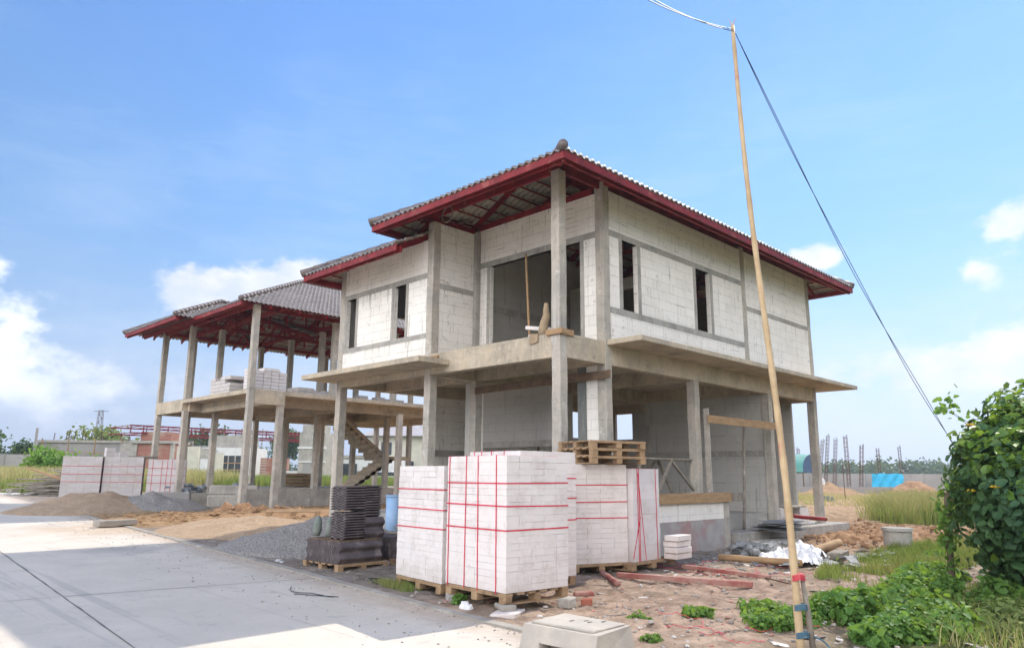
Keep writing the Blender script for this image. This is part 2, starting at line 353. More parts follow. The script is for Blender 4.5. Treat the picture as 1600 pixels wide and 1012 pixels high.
def leafmat(name, c1, c2, c3, tr=.35, rough=.5):
    m, g = newmat(name); geo = g.n('ShaderNodeNewGeometry')
    r = geo.outputs['Random Per Island']
    col = g.mix(r, c1, c2); col = g.mix(g.ramp(g.noise(geo.outputs[0], 1.1, 4), .45, .7), col, c3)
    tcol = g.mix(.35, col, (.35, .42, .05))
    tcol = g.mix(1., tcol, (1.25, 1.25, 1.), 'MULTIPLY')
    ins = {'Base Color': col, 'Roughness': rough, 'Specular IOR Level': .35}
    p = g.n('ShaderNodeBsdfPrincipled', ins)
    t = g.n('ShaderNodeBsdfTranslucent', {'Color': tcol}); mx = g.n('ShaderNodeMixShader', {0: tr, 1: p.outputs[0], 2: t.outputs[0]})
    g.n('ShaderNodeOutputMaterial', {0: mx.outputs[0]}); return m
mVine = leafmat('vine_leaf', (.035, .085, .035), (.075, .16, .05), (.05, .12, .06), .34, .62)
mVineY = leafmat('sunlit_vine_leaf', (.13, .24, .035), (.22, .34, .05), (.11, .25, .04), .40, .4)  # brighter copy of the vine leaf, sunlight put into its colour
mPlant = leafmat('creeper_leaf', (.08, .17, .035), (.16, .29, .05), (.10, .22, .045), .42, .62)
mGrassG = leafmat('green_grass', (.13, .19, .045), (.21, .26, .07), (.28, .26, .10), .3, .8)
mGrassD = leafmat('dry_grass', (.46, .37, .19), (.38, .34, .16), (.28, .29, .10), .25, .85)
mStain = concrete('red_stained_render', (.42, .33, .30), (.34, .25, .23), (.50, .44, .41)) if 0 else simple('red_stained_render', (.42, .39, .36), (.33, .30, .28), 3, .9, .4, 40, (.38, .22, .20), 1.1, .46, .70)
mTreeL = leafmat('tree_leaf', (.035, .075, .03), (.055, .11, .04), (.04, .09, .035), .25)
mShrubL = leafmat('bright_shrub_leaf', (.12, .25, .03), (.18, .33, .04), (.12, .27, .04), .35)
mYellow = simple('yellow_flower', (.70, .42, .02), (.75, .5, .05), 5, .6, .1, 30)

# ------------------------------------------------------------------ terrain
def gz(y): return .018*min(max(y-6., 0.), 50.)
def edge(y): return 5.62+.058*(y-5.)
def fbm(x, y, s, o=4): return noise.fractal(Vector((x*s, y*s, 3.7)), .9, 2.1, o)
def gauss(x, y, cx, cy, rx, ry): return math.exp(-((x-cx)/rx)**2-((y-cy)/ry)**2)
def ground_z(x, y):
    z = gz(y)
    d = x-edge(y)
    if d < .02 and -7.5 < d: return z-.08
    amp = min(1., max(0., d-.1))
    z += .02+amp*(.045*fbm(x, y, 1.3)+.035*fbm(x, y, 4., 4)) if d > 0 else .05*fbm(x, y, .3)
    z += .22*gauss(x, y, 19.5, 6.0, 3.6, 1.7)*(1+.9*fbm(x, y, 1.8, 5)) if 12 < x < 28 and 1 < y < 12 else 0
    z += .06*gauss(x, y, 24, 9, 5, 2.5)
    z += .10*gauss(x, y, 9.4, 3.2, 1.6, .9)
    if 6.5 < x < 16 and 19 < y < 24: z += .16*gauss(x, y, 11, 21.9, 3, .7)*(1+1.2*fbm(x, y, 2.2, 5))
    return z
def axis_grid(fine, lims):
    a = [fine[0]]
    while a[-1] < fine[1]: a.append(a[-1]+fine[2])
    b = [a[0]]; st = fine[2]
    while b[-1] > lims[0]: st *= 1.09; b.append(b[-1]-st)
    st = fine[2]
    while a[-1] < lims[1]: st *= 1.06 if a[-1] > 60 else 1.02; a.append(a[-1]+st)
    return list(reversed(b[1:]))+a
gx = axis_grid((4.5, 22, .11), (-900, 3600)); gy = axis_grid((.5, 13, .11), (-900, 3600))
nx, ny = len(gx), len(gy)
V = np.zeros((nx*ny, 3), np.float32); Cc = np.ones((nx*ny, 4), np.float32)
C_dirt = np.array((.50, .375, .285)); C_orange = np.array((.42, .275, .15)); C_grey = np.array((.27, .245, .225)); C_pink = np.array((.42, .27, .22))
C_grass = np.array((.16, .19, .06)); C_dry = np.array((.30, .25, .12)); C_brown = np.array((.34, .21, .12)); C_far = np.array((.14, .16, .07))
def sstep(a, b, t):
    t = min(1, max(0, (t-a)/(b-a))); return t*t*(3-2*t)
k = 0
for j, y in enumerate(gy):
    for i, x in enumerate(gx):
        V[k] = (x, y, ground_z(x, y))
        if x < 100 and y < 90:
            f = .5+.5*fbm(x, y, .55)
            c = C_dirt*(.85+.4*f)
            c = c*(1-.5*gauss(x, y, 9.0, 5.2, 3, 1.6)*f)+C_pink*.5*gauss(x, y, 9.0, 5.2, 3, 1.6)*f
            w = gauss(x, y, 13.2, 7.4, 2.8, .75); c = c*(1-w)+C_grey*w
            w = sstep(14.5, 17.5, x-abs(f-.5)*2)*sstep(2.5, 3.5, y); c = c*(1-w)+C_brown*1.25*w
            w = sstep(7.2, 8.2, y+f*.6)*sstep(12.5, 11, x); c = c*(1-.75*w)+C_grey*.75*w
            w = sstep(19, 20.3, y+f)*sstep(25.8, 24.8, y+f)*sstep(5, 7, x); c = c*(1-w)+C_orange*w
            w = gauss(x, y, 11, 22.0, 3.2, .6); c = c*(1-w)+C_brown*.8*w
            w = sstep(36, 42, y+3*f)*sstep(60, 20, x-y*.3)
            c = c*(1-w)+(C_dry*(1-f)+C_grass*f)*w
            w = sstep(22, 28, x+4*f-2)*sstep(31, 27, y); c = c*(1-.85*w)+(C_orange*.8+C_dirt*.25)*.85*w
            w = sstep(31, 36, y+2*f)*sstep(19, 24, x); c = c*(1-w)+C_grass*w
            w = sstep(3.0, 1.6, y-f*1.2); c = c*(1-w)+C_grass*.7*w
        else: c = C_far*(.9+.3*(.5+.5*fbm(x, y, .02)))
        Cc[k, :3] = c; k += 1
idx = np.arange(nx*ny).reshape(ny, nx)
F = np.stack([idx[:-1, :-1], idx[:-1, 1:], idx[1:, 1:], idx[1:, :-1]], -1).reshape(-1, 4)
o = npmesh('ground', V, F, mGround, smooth=True)
ca = o.data.color_attributes.new('region', 'FLOAT_COLOR', 'POINT'); ca.data.foreach_set('color', Cc.ravel())
tag(o, kind='structure')
# road: concrete slabs following the gentle rise, with a low kerb edge
ys = [-40, -20, -8, -2, 2, 4, 5, 6, 7, 9, 12, 16, 20, 25, 30, 38, 46, 56, 80, 120]
V = []; F = []
for y in ys:
    for d in (-7.0, -5., -3., -1.5, 0): V.append((edge(y)+d, y, gz(y)))
for j in range(len(ys)-1):
    for i in range(4): k = j*5+i; F.append((k, k+1, k+6, k+5))
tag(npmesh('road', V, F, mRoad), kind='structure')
mb = MB()
for j in range(len(ys)-1):
    ya, yb = ys[j], ys[j+1]
    for d0, d1, h in ((.0, .13, .022),):
        a = [(edge(ya)+d0, ya, gz(ya)-.1), (edge(ya)+d1, ya, gz(ya)-.1), (edge(yb)+d1, yb, gz(yb)-.1), (edge(yb)+d0, yb, gz(yb)-.1)]
        t = [(p[0], p[1], p[2]+.1+h) for p in a]
        mb.add(a+t, [(4, 5, 6, 7), (0, 1, 5, 4), (1, 2, 6, 5), (2, 3, 7, 6), (3, 0, 4, 7)])
tag(mb.build('kerb', mKerb), kind='structure')
mb = MB()
def strip(p, q, w):
    n = max(2, int((Vector(q)-Vector(p)).length/.25)); L = []; d = (Vector(q)-Vector(p)); nn = Vector((-d.y, d.x)).normalized()
    for i in range(n+1):
        t = i/n; x = p[0]+d.x*t+random.uniform(-.004, .004); y = p[1]+d.y*t; ww = w*random.uniform(.6, 1.25)/2
        L += [(x-nn.x*ww, y-nn.y*ww, gz(y)+.004), (x+nn.x*ww, y+nn.y*ww, gz(y)+.004)]
    mb.add(L, [(2*i, 2*i+1, 2*i+3, 2*i+2) for i in range(n)])
for a, b in ((-8, 6), (6, 16), (16, 26), (26, 46)): strip((2.58+.07*(a-7.3), a), (2.58+.07*(b-7.3), b), .022)
for y0_ in (.2, 10.31, 20.4, 30.5):
    xj = 2.58+.07*(y0_-7.3)
    strip((xj-3.5, y0_+.36), (xj-.02, y0_+.09), .013); strip((xj+.02, y0_+.08), (edge(y0_)-.02, y0_-.14*3.4), .018)
tag(mb.build('road_joints', mJoint), kind='structure')

# ------------------------------------------------------------------ building kit
def wall(mb, ax, p0, p1, a0, a1, z0, z1, ops=()):
    """a wall along ax between p0 and p1 (thickness), with rectangular openings (a0,a1,z0,z1)"""
    A = sorted({a0, a1}|{v for o_ in ops for v in o_[:2]}); Z = sorted({z0, z1}|{v for o_ in ops for v in o_[2:]})
    for i in range(len(A)-1):
        for j in range(len(Z)-1):
            ca_, cz = (A[i]+A[i+1])/2, (Z[j]+Z[j+1])/2
            if any(o_[0] < ca_ < o_[1] and o_[2] < cz < o_[3] for o_ in ops): continue
            if ax == 'x': mb.box(A[i], A[i+1], p0, p1, Z[j], Z[j+1])
            else: mb.box(p0, p1, A[i], A[i+1], Z[j], Z[j+1])
    return mb
def tiles(x0, x1, y0, y1, ze, pt, ymin=-1e9, ymax=1e9, sides='WSEN', per=.165, row=.27, strip=None):
    """wavy interlocking tiles on a hip roof over a rectangle; W faces -x, S faces -y"""
    R = min(x1-x0, y1-y0)/2; Vs = []; Fs = []; base = 0
    for sd in sides:
        L0, L1 = ((y0, y1) if sd in 'WE' else (x0, x1)); n = int((L1-L0)/per)*6
        u = np.linspace(L0, L1, n+1); nr = int(math.ceil(R/row))
        for k in range(nr):
            r0, r1 = k*row, min((k+1)*row+.035, R)
            ub = np.clip(u, L0+r0, L1-r0); ut = np.clip(u, L0+r1, L1-r1)
            if sd in 'WE': ub = np.clip(ub, ymin, ymax); ut = np.clip(ut, ymin, ymax)
            if strip is not None and sd in 'SN': ub = np.minimum(ub, L0+r0+strip); ut = np.minimum(ut, L0+r1+strip)
            rows = []
            for r, uu, lift in ((r0, ub, .018), (r0, ub, .055), (r1, ut, .004)):
                w = .024*np.cos(2*np.pi*uu/per)+.006*np.sin(4*np.pi*uu/per)
                z = ze+r*pt+w+lift+np.random.uniform(-.002, .002, n+1)
                if sd == 'W': q = np.stack([np.full(n+1, x0+r), uu, z], -1)
                elif sd == 'E': q = np.stack([np.full(n+1, x1-r), uu, z], -1)
                elif sd == 'S': q = np.stack([uu, np.full(n+1, y0+r), z], -1)
                else: q = np.stack([uu, np.full(n+1, y1-r), z], -1)
                rows.append(q)
            Vs += rows; a = np.arange(n)
            for m_ in (0, 1):
                b = base+m_*(n+1)
                f = np.stack([b+a, b+a+1, b+n+1+a+1, b+n+1+a], -1)
                if sd in 'WN': f = f[:, ::-1]
                w_ = np.abs(rows[m_][1:, :2]-rows[m_][:-1, :2]).sum(1)+np.abs(rows[m_+1][1:, :2]-rows[m_+1][:-1, :2]).sum(1)
                Fs.append(f[w_ > .002])
            base += 3*(n+1)
    return np.concatenate(Vs), np.concatenate(Fs)
def ridge_caps(mb, p, q, r=.09):
    p, q = Vector(p), Vector(q); n = max(1, int((q-p).length/.33)); d = (q-p)/n
    for i in range(n):
        a = p+d*i; mb.tube([a, a+d*1.06], [r, r*.82], 10)
def hip_roof(root, x0, x1, y0, y1, ze, pt, off, ymin=-1e9, ymax=1e9, sides='WSEN', gap=1.0, posts=(), skip_fascia='', strip=None):
    """roof part with its tiles, fascias, rafters and caps as sub-parts; off = root location"""
    Vt, Ft = tiles(x0, x1, y0, y1, ze, pt, ymin, ymax, sides, strip=strip)
    ro = npmesh('roof', Vt-np.array(off, np.float32), Ft, mTile, root, True)
    R = min(x1-x0, y1-y0)/2; zt = ze+R*pt
    cw = [(x0, y0), (x1, y0), (x1, y1), (x0, y1)]
    inner = [(x0+R, y0+R), (x1-R, y0+R), (x1-R, y1-R), (x0+R, y1-R)]
    for (c, i_) in zip(cw, inner):
        if ymin <= c[1] <= ymax:
            e = MB(); ridge_caps(e, (c[0]-.03, c[1], ze+.08), (*i_, zt+.08)); e.build('ridge_cap', mTileCap, ro, smooth=True)
            e = MB(); e.bar((c[0]+.08*(1 if c[0] == x0 else -1), c[1]+.08*(1 if c[1] == y0 else -1), ze-.09), (*i_, zt-.09), .07, .15); e.build('hip_rafter', mRed, ro)
    e = MB(); ridge_caps(e, (inner[0][0], max(inner[0][1], ymin), zt+.08), (inner[2][0] if x1-x0 > y1-y0 else inner[0][0], inner[2][1] if not x1-x0 > y1-y0 else inner[0][1], zt+.08)); e.build('ridge_cap', mTileCap, ro, smooth=True)
    def seg(sd, inset, zo, w, h, nm, mat=mRed):
        ya, yb = max(y0, ymin)+(inset if y0 >= ymin else 0), min(y1, ymax)-(inset if y1 <= ymax else 0)
        z = ze+inset*pt+zo; e = MB()
        if sd == 'W': e.bar((x0+inset, ya, z), (x0+inset, yb, z), w, h)
        if sd == 'E': e.bar((x1-inset, ya, z), (x1-inset, yb, z), w, h)
        if sd == 'S': e.bar((x0+inset, y0+inset, z), (x1-inset, y0+inset, z), w, h)
        if sd == 'N': e.bar((x0+inset, y1-inset, z), (x1-inset, y1-inset, z), w, h)
        e.build(nm, mat, ro)
    for sd in sides:
        if sd in skip_fascia: continue
        seg(sd, .035, -.075, .03, .13, 'fascia'); seg(sd, .16, -.15, .05, .12, 'eave_channel')
    # battens: one mesh of thin steel strips on the four slopes
    e = MB(); k = 1
    while k*.27 < R:
        r = k*.27; z = ze+r*pt-.02
        ya, yb = max(y0+r, ymin), min(y1-r, ymax)
        if 'W' in sides and yb > ya: e.bar((x0+r, ya, z), (x0+r, yb, z), .03, .028)
        if 'E' in sides and yb > ya: e.bar((x1-r, ya, z), (x1-r, yb, z), .03, .028)
        if 'S' in sides: e.bar((x0+r, y0+r, z), (x1-r, y0+r, z), .03, .028)
        if 'N' in sides: e.bar((x0+r, y1-r, z), (x1-r, y1-r, z), .03, .028)
        k += 1
    e.build('battens', mRed, ro)
    def raf(p, q):
        e = MB(); e.bar(p, q, .05, .12); e.build('rafter', mRed, ro)
    for sd in sides:
        L0, L1 = ((y0, y1) if sd in 'WE' else (x0, x1)); n = int((L1-L0)/gap)
        for i in range(1, n):
            u = L0+(L1-L0)*i/n; m_ = min(R, u-L0, L1-u)
            if sd in 'WE' and not (ymin < u < ymax): continue
            if m_ < .5: continue
            za, zb = ze-.085+.06*pt, ze-.085+m_*pt
            if sd == 'W': raf((x0+.06, u, za), (x0+m_, u, zb))
            if sd == 'E': raf((x1-.06, u, za), (x1-m_, u, zb))
            if sd == 'S': raf((u, y0+.06, za), (u, y0+m_, zb))
            if sd == 'N': raf((u, y1-.06, za), (u, y1-m_, zb))
    return ro
mTileCap = simple('ridge_cap_tile', (.11, .085, .08), (.21, .17, .155), 5, .45, .2, 50, spec=.4)

# ------------------------------------------------------------------ house with block walls
H = thing('unfinished_house', 'two storey house with white block walls upstairs, behind the strapped block bundles', 'house', (9.57, 8.31, 0))
HO = (9.57, 8.31, 0)
def part(nm, mat, *boxes, parent=None, bevel=0., label=None):
    mb = MB()
    for b in boxes: mb.box(*b)
    o = mb.build(nm, mat, parent or H, bevel=bevel)
    if label: o['label'] = label
    return o
def colm(x, y, z0, z1, s=.2, mat=None, root=None):
    mb = MB(); n = max(2, int((z1-z0)/.35)); k = []
    for i in range(n+1):
        z = z0+(z1-z0)*i/n; j = random.uniform(-.004, .004)
        for dx, dy in ((0, 0), (s, 0), (s, s), (0, s)): mb.v.append((x+dx+j, y+dy-j, z))
    for i in range(n):
        for q in range(4): mb.f.append((i*4+q, i*4+(q+1) % 4, (i+1)*4+(q+1) % 4, (i+1)*4+q))
    mb.f += [(3, 2, 1, 0), (n*4, n*4+1, n*4+2, n*4+3)]
    return mb.build('column', mat or mConcCol, root or H, bevel=.008)
for c in ((9.57, 8.31, -.1, 7.12), (10.87, 8.31, -.1, 7.26), (14.0, 8.31, -.1, 3.6), (17.52, 8.31, -.1, 3.6), (20.25, 8.31, .3, 7.1), (9.57, 11.91, -.1, 6.98), (9.57, 15.33, 0, 6.6),
          (14.0, 15.33, 0, 3.6), (17.52, 15.33, 0, 3.6), (20.25, 15.33, 0, 7.1), (10.87, 11.91, -.1, 3.6), (14.0, 11.91, -.1, 3.6), (17.52, 11.91, -.1, 3.6), (20.25, 11.91, .3, 3.6), (16.45, 8.312, 4.04, 7.2), ): colm(*c)
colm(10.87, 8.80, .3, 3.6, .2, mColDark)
i_ = .006
BE = [(9.57+i_, 9.77-i_, 8.51, 11.91), (9.57+i_, 9.77-i_, 12.11, 15.33), (20.25+i_, 20.45-i_, 8.51, 15.33)]
for x0_, x1_, y0_, y1_ in BE: part('beam', mConc, (x0_, x1_, y0_, y1_, 3.60, 4.04), bevel=.006)
part('beam', mConc, (9.77, 10.87, 8.31+i_, 8.51-i_, 3.60, 4.04), bevel=.006)
part('beam', mConc, (11.07, 20.25, 8.31+i_, 8.51-i_, 3.60, 3.98), bevel=.006)
part('beam', mConc, (9.77, 20.25, 15.33+i_, 15.53-i_, 3.60, 4.04))
for x in (10.87, 14.0, 17.52): part('beam', mConc, (x+i_, x+.2-i_, 8.52, 15.32, 3.60, 3.9))
part('beam', mConc, (9.78, 20.24, 11.91+i_, 12.11-i_, 3.585, 3.895))
part('floor_slab', mConc, (9.6, 20.42, 8.34, 15.5, 3.9, 4.03))
part('canopy_slab', mConc, (10.92, 21.4, 7.51, 8.305, 3.975, 4.075), (20.455, 21.4, 8.305, 16.2, 3.975, 4.075), bevel=.006)
part('canopy_slab', mConc, (8.77, 9.565, 11.3, 15.8, 3.74, 3.85), (9.565, 20.4, 15.54, 15.8, 3.74, 3.85), bevel=.006)
part('plinth', mConcGrey, (9.80, 17.56, 8.53, 15.3, -.1, .70), (17.56, 20.2, 9.6, 15.3, -.1, .66), bevel=.01)
part('plinth', mConcGrey, (17.80, 21.15, 7.95, 15.45, -.15, .35), bevel=.012)
part('step', mConcGrey, (15.0, 17.75, 8.0, 8.5, -.1, .36), (15.5, 16.7, 7.35, 7.99, -.1, .20), bevel=.012)
# terrace wall in front of the side bays
part('terrace_wall', mAAC, (10.9, 14.66, 8.12, 8.27, .68, 1.04), label='low white block wall on a rendered base')
part('terrace_base', mStain, (10.9, 14.66, 8.115, 8.275, -.1, .68))
part('stiffener', mConcCol, (14.66, 14.86, 8.09, 8.29, -.1, 1.06), bevel=.01)
# upper walls
W1, W2 = (11.50, 12.01, 4.76, 6.19), (14.29, 14.90, 4.76, 6.19)
mb = MB(); wall(mb, 'x', 8.325, 8.425, 11.07, 16.45, 3.98, 7.12, (W1, W2)); mb.build('wall', mAAC, H)
mb = MB(); wall(mb, 'x', 8.325, 8.425, 16.65, 20.25, 3.98, 7.12); mb.build('wall', mAAC, H)
for a0, a1 in ((11.075, 11.37), (11.50, 14.16), (14.29, 16.445)): pass
part('lintel_band', mConcGrey, (11.075, 16.445, 8.316, 8.43, 6.19, 6.31))
part('sill_band', mConcGrey, (11.075, 16.445, 8.317, 8.43, 4.63, 4.755))
part('stiffener_band', mConcGrey, (16.655, 20.245, 8.317, 8.43, 5.60, 5.71))
for x in (11.39, 12.02, 14.18, 14.91): part('window_jamb', mConcGrey, (x, x+.10, 8.313, 8.435, 4.756, 6.189))
mb = MB(); wall(mb, 'y', 10.885, 10.985, 8.51, 11.93, 4.04, 7.05, ((8.91, 11.50, 4.04, 6.14),)); mb.build('wall', mAAC, H, world=True)['label'] = 'white block wall behind the balcony around a wide opening'
part('lintel_band', mConcGrey, (10.878, 10.99, 8.512, 11.92, 6.14, 6.27))
for y in (8.81, 11.51): part('door_jamb', mConcGrey, (10.875, 10.995, y, y+.09, 4.04, 6.139))
part('stiffener', mConcGrey, (10.76, 10.872, 11.82, 11.925, 4.04, 7.0))
mb = MB(); wall(mb, 'x', 11.93, 12.03, 9.77, 10.88, 4.04, 6.97); mb.build('wall', mAAC, H)
part('stiffener_band', mConcGrey, (9.772, 10.755, 11.922, 12.035, 5.50, 5.62))
WA, WB = (14.85, 15.24, 4.52, 5.73), (12.87, 13.30, 4.52, 5.73)
mb = MB(); wall(mb, 'y', 9.585, 9.685, 12.11, 15.33, 4.04, 6.60, (WA, WB)); mb.build('wall', mAAC, H)
part('lintel_band', mConcGrey, (9.578, 9.69, 12.115, 15.325, 5.73, 5.85))
part('sill_band', mConcGrey, (9.578, 9.69, 12.115, 15.325, 4.41, 4.516))
for y in (14.75, 15.245, 12.77, 13.305): part('window_jamb', mConcGrey, (9.575, 9.695, y, y+.085, 4.517, 5.729))
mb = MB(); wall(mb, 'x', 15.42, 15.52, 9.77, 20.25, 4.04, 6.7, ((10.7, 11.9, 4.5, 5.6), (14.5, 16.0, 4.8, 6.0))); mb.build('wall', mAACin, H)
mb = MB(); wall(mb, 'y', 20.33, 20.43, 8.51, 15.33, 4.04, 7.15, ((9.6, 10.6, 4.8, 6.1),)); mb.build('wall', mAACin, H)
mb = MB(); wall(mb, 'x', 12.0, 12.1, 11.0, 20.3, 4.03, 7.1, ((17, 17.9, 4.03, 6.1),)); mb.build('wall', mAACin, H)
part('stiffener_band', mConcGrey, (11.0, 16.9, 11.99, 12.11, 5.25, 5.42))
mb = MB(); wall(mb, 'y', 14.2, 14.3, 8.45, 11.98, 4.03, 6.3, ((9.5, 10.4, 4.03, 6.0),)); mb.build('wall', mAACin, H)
# ground floor walls
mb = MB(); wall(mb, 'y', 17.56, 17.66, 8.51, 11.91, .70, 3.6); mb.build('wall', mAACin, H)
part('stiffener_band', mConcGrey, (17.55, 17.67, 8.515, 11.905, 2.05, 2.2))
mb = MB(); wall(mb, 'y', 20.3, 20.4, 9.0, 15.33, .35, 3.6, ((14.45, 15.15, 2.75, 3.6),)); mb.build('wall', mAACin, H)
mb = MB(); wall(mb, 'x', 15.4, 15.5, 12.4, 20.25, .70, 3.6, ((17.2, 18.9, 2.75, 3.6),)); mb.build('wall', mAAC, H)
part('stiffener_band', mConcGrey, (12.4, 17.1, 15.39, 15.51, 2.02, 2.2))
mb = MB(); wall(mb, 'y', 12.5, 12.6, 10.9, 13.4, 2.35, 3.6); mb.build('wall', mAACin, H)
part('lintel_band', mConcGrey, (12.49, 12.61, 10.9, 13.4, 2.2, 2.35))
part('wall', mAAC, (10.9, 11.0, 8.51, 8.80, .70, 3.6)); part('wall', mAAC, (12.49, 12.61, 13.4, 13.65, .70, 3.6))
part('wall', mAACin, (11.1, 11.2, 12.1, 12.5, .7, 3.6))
# mortar drips, smears and open joints on the block walls, a few millimetres proud
def smears(nm, ax, pl, lines, cracks, wid=.02):
    mb = MB()
    def rib(u, z0, z1, w, hor=False):
        n = max(3, int(abs(z1-z0)/.05)); L = []; uu = u; 
        for i in range(n+1):
            t = i/n; z = z0+(z1-z0)*t; ww = w*random.uniform(.35, 1.2)*(1-.6*t if not hor else 1)/2; uu += random.uniform(-.004, .004)
            for s_ in (-1, 1):
                a, b = (z, uu+s_*ww) if hor else (uu+s_*ww, z)
                L.append((a, pl-.003, b) if ax == 'x' else (pl-.003, a, b))
        mb.add(L, [(2*i, 2*i+1, 2*i+3, 2*i+2) for i in range(n)])
    for u0, u1, z, n, l in lines:
        for k in range(n*2//3): rib(random.uniform(u0, u1), z, z-random.uniform(.04, l)*random.random()*.8, random.uniform(.3, .9)*wid*.75)
    for u0, u1, z0, z1, n in cracks:
        for k in range(n):
            z = z0+.2*int((z1-z0)/.2*random.random())+.19; u = random.uniform(u0, u1)
            if random.random() < .6: rib(u, z, z-.2*random.choice((1, 1, 2)), random.uniform(.004, .011))
            else: rib(z, u, min(u1, u+random.uniform(.15, .5)), random.uniform(.005, .012), True)
    mb.build(nm, mMortar, H)['kind'] = 'stuff'
smears('mortar_smears', 'x', 8.325, [(11.1, 16.4, 4.63, 40, .4), (12.15, 14.15, 6.19, 14, .3), (15.05, 16.4, 6.19, 12, .3), (16.7, 20.2, 5.60, 34, .6), (11.1, 20.2, 7.1, 20, .3)], [(12.15, 14.1, 4.8, 6.1, 8), (15.05, 16.35, 4.8, 6.1, 6), (11.1, 16.3, 6.35, 7.0, 12), (16.7, 20.1, 4.2, 7.0, 16), (11.1, 16.3, 4.1, 4.6, 5)])
smears('mortar_smears', 'y', 10.885, [(8.6, 11.8, 7.04, 16, .4), (8.6, 8.8, 6.1, 4, .4), (11.62, 11.8, 6.1, 4, .6)], [(8.6, 11.7, 6.3, 7.0, 12), (9.6, 9.64, 6.28, 6.9, 3), (10.5, 10.54, 6.28, 6.9, 3)], .03)
smears('mortar_smears', 'x', 11.93, [(9.8, 10.7, 5.50, 14, .5), (9.8, 10.7, 6.95, 8, .4)], [(9.85, 10.6, 4.1, 6.9, 9)], .03)
smears('mortar_smears', 'y', 9.585, [(13.42, 14.7, 5.73, 26, .7), (12.15, 12.7, 5.73, 8, .4), (12.15, 15.3, 4.41, 26, .35), (12.15, 15.3, 6.6, 12, .3)], [(13.42, 14.6, 4.6, 5.7, 6), (12.2, 15.2, 5.9, 6.5, 9)], .03)
smears('mortar_smears', 'y', 17.56, [(8.6, 11.8, 2.05, 12, .4)], [(8.6, 11.8, .8, 3.5, 18)], .03)
smears('mortar_smears', 'x', 12.0, [(11.1, 16.8, 5.25, 30, .5)], [(11.1, 16.8, 4.1, 6.9, 14)], .04)
smears('mortar_smears', 'y', 12.5, [(10.95, 13.3, 3.6, 6, .4)], [(10.95, 13.3, 2.4, 3.5, 9)], .03)
# steel under the roof
for a, b in (((9.77, 8.41, 7.2), (20.3, 8.41, 7.2)), ((10.93, 8.6, 7.12), (10.93, 11.9, 7.12)), ((9.67, 8.4, 7.18), (9.67, 12.9, 7.18)), ((9.67, 12.03, 7.04), (10.9, 12.03, 7.04)), ((9.63, 12.1, 6.66), (9.63, 15.5, 6.66)), ((9.6, 15.47, 6.66), (20.3, 15.47, 6.66))):
    mb = MB(); mb.bar(a, b, .06, .16); mb.build('steel_beam', mRed, H)
hip_roof(H, 8.63, 21.4, 7.37, 12.98, 6.87, .5, HO, gap=1.1)
hip_roof(H, 8.63, 21.4, 7.70, 15.82, 6.26, .5, HO, ymin=12.02, sides='WNE', gap=1.1)
mb = MB()
for x in (12.5, 14.5, 16.5, 18.5): mb.bar((x, 8.4, 7.05), (x, 12.9, 7.05), .05, .1); mb.bar((x, 10.17, 7.1), (x, 10.17, 8.2), .05, .05)
mb.bar((11.4, 10.17, 8.15), (18.6, 10.17, 8.15), .06, .12); mb.build('roof_truss', mRed, H)

# ------------------------------------------------------------------ frame house behind
K = thing('unfinished_frame_house', 'open concrete frame house without walls under a red steel and tile roof', 'house', (10.85, 22.87, 0))
KO = (10.85, 22.87, 0)
gcols = [(10.85, 22.87), (11.95, 22.89), (10.85, 28.1), (10.85, 30.8), (12.0, 28.1), (12.0, 30.8), (15.0, 28.1), (15.0, 30.8), (18.3, 28.1), (18.3, 30.8), (14.35, 23.1), (17.1, 23.1), (20.0, 23.1), (21.4, 28.1), (21.4, 30.8), (15.0, 25.6), (18.3, 25.6)]
for x, y in gcols:
    colm(x, y, .3, 4.27 if y < 22.9 and x < 11 else 3.84, .2, mConcCol, K)
for x, y in ((10.851, 22.871), (10.85, 28.1), (10.85, 30.8), (12.0, 28.1), (12.0, 30.8), (15.0, 28.1), (15.0, 30.8), (18.3, 28.1), (14.35, 23.6), (17.1, 23.6), (20, 23.6), (18.3, 30.8), (21.4, 30.8), (21.4, 28.1), (15, 25.6)):
    colm(x, y, 4.275, 7.12 if 22.6 < y < 31 else 7, .2, mConcCol, K)
def kp(nm, mat, *b, **kw): return part(nm, mat, *b, parent=K, **kw)
kp('floor_slab', mConc, (10.86, 21.6, 22.9, 31.0, 4.13, 4.27), bevel=.006)
kp('balcony_beam', mConc, (11.06, 12.15, 22.86, 23.05, 3.80, 4.28)); 
kp('beam', mConc, (11.5, 11.69, 23.08, 28.1, 3.80, 4.13)); kp('beam', mConc, (10.855, 11.045, 28.31, 31.0, 3.82, 4.285)); kp('beam', mConc, (11.7, 21.5, 23.6, 23.8, 3.82, 4.13))
kp('beam', mConc, (11.05, 21.5, 28.11, 28.29, 3.82, 4.13)); kp('beam', mConc, (11.06, 21.5, 30.82, 30.98, 3.81, 4.286))
for x in (15.01, 18.31, 21.41): kp('beam', mConc, (x, x+.18, 23.81, 30.8, 3.83, 4.12))
kp('plinth', mConcGrey, (12.2, 21.6, 25.4, 31.0, .1, 1.0), bevel=.01); kp('plinth', mConcGrey, (11.1, 12.19, 28.0, 30.9, .1, .82), bevel=.01)
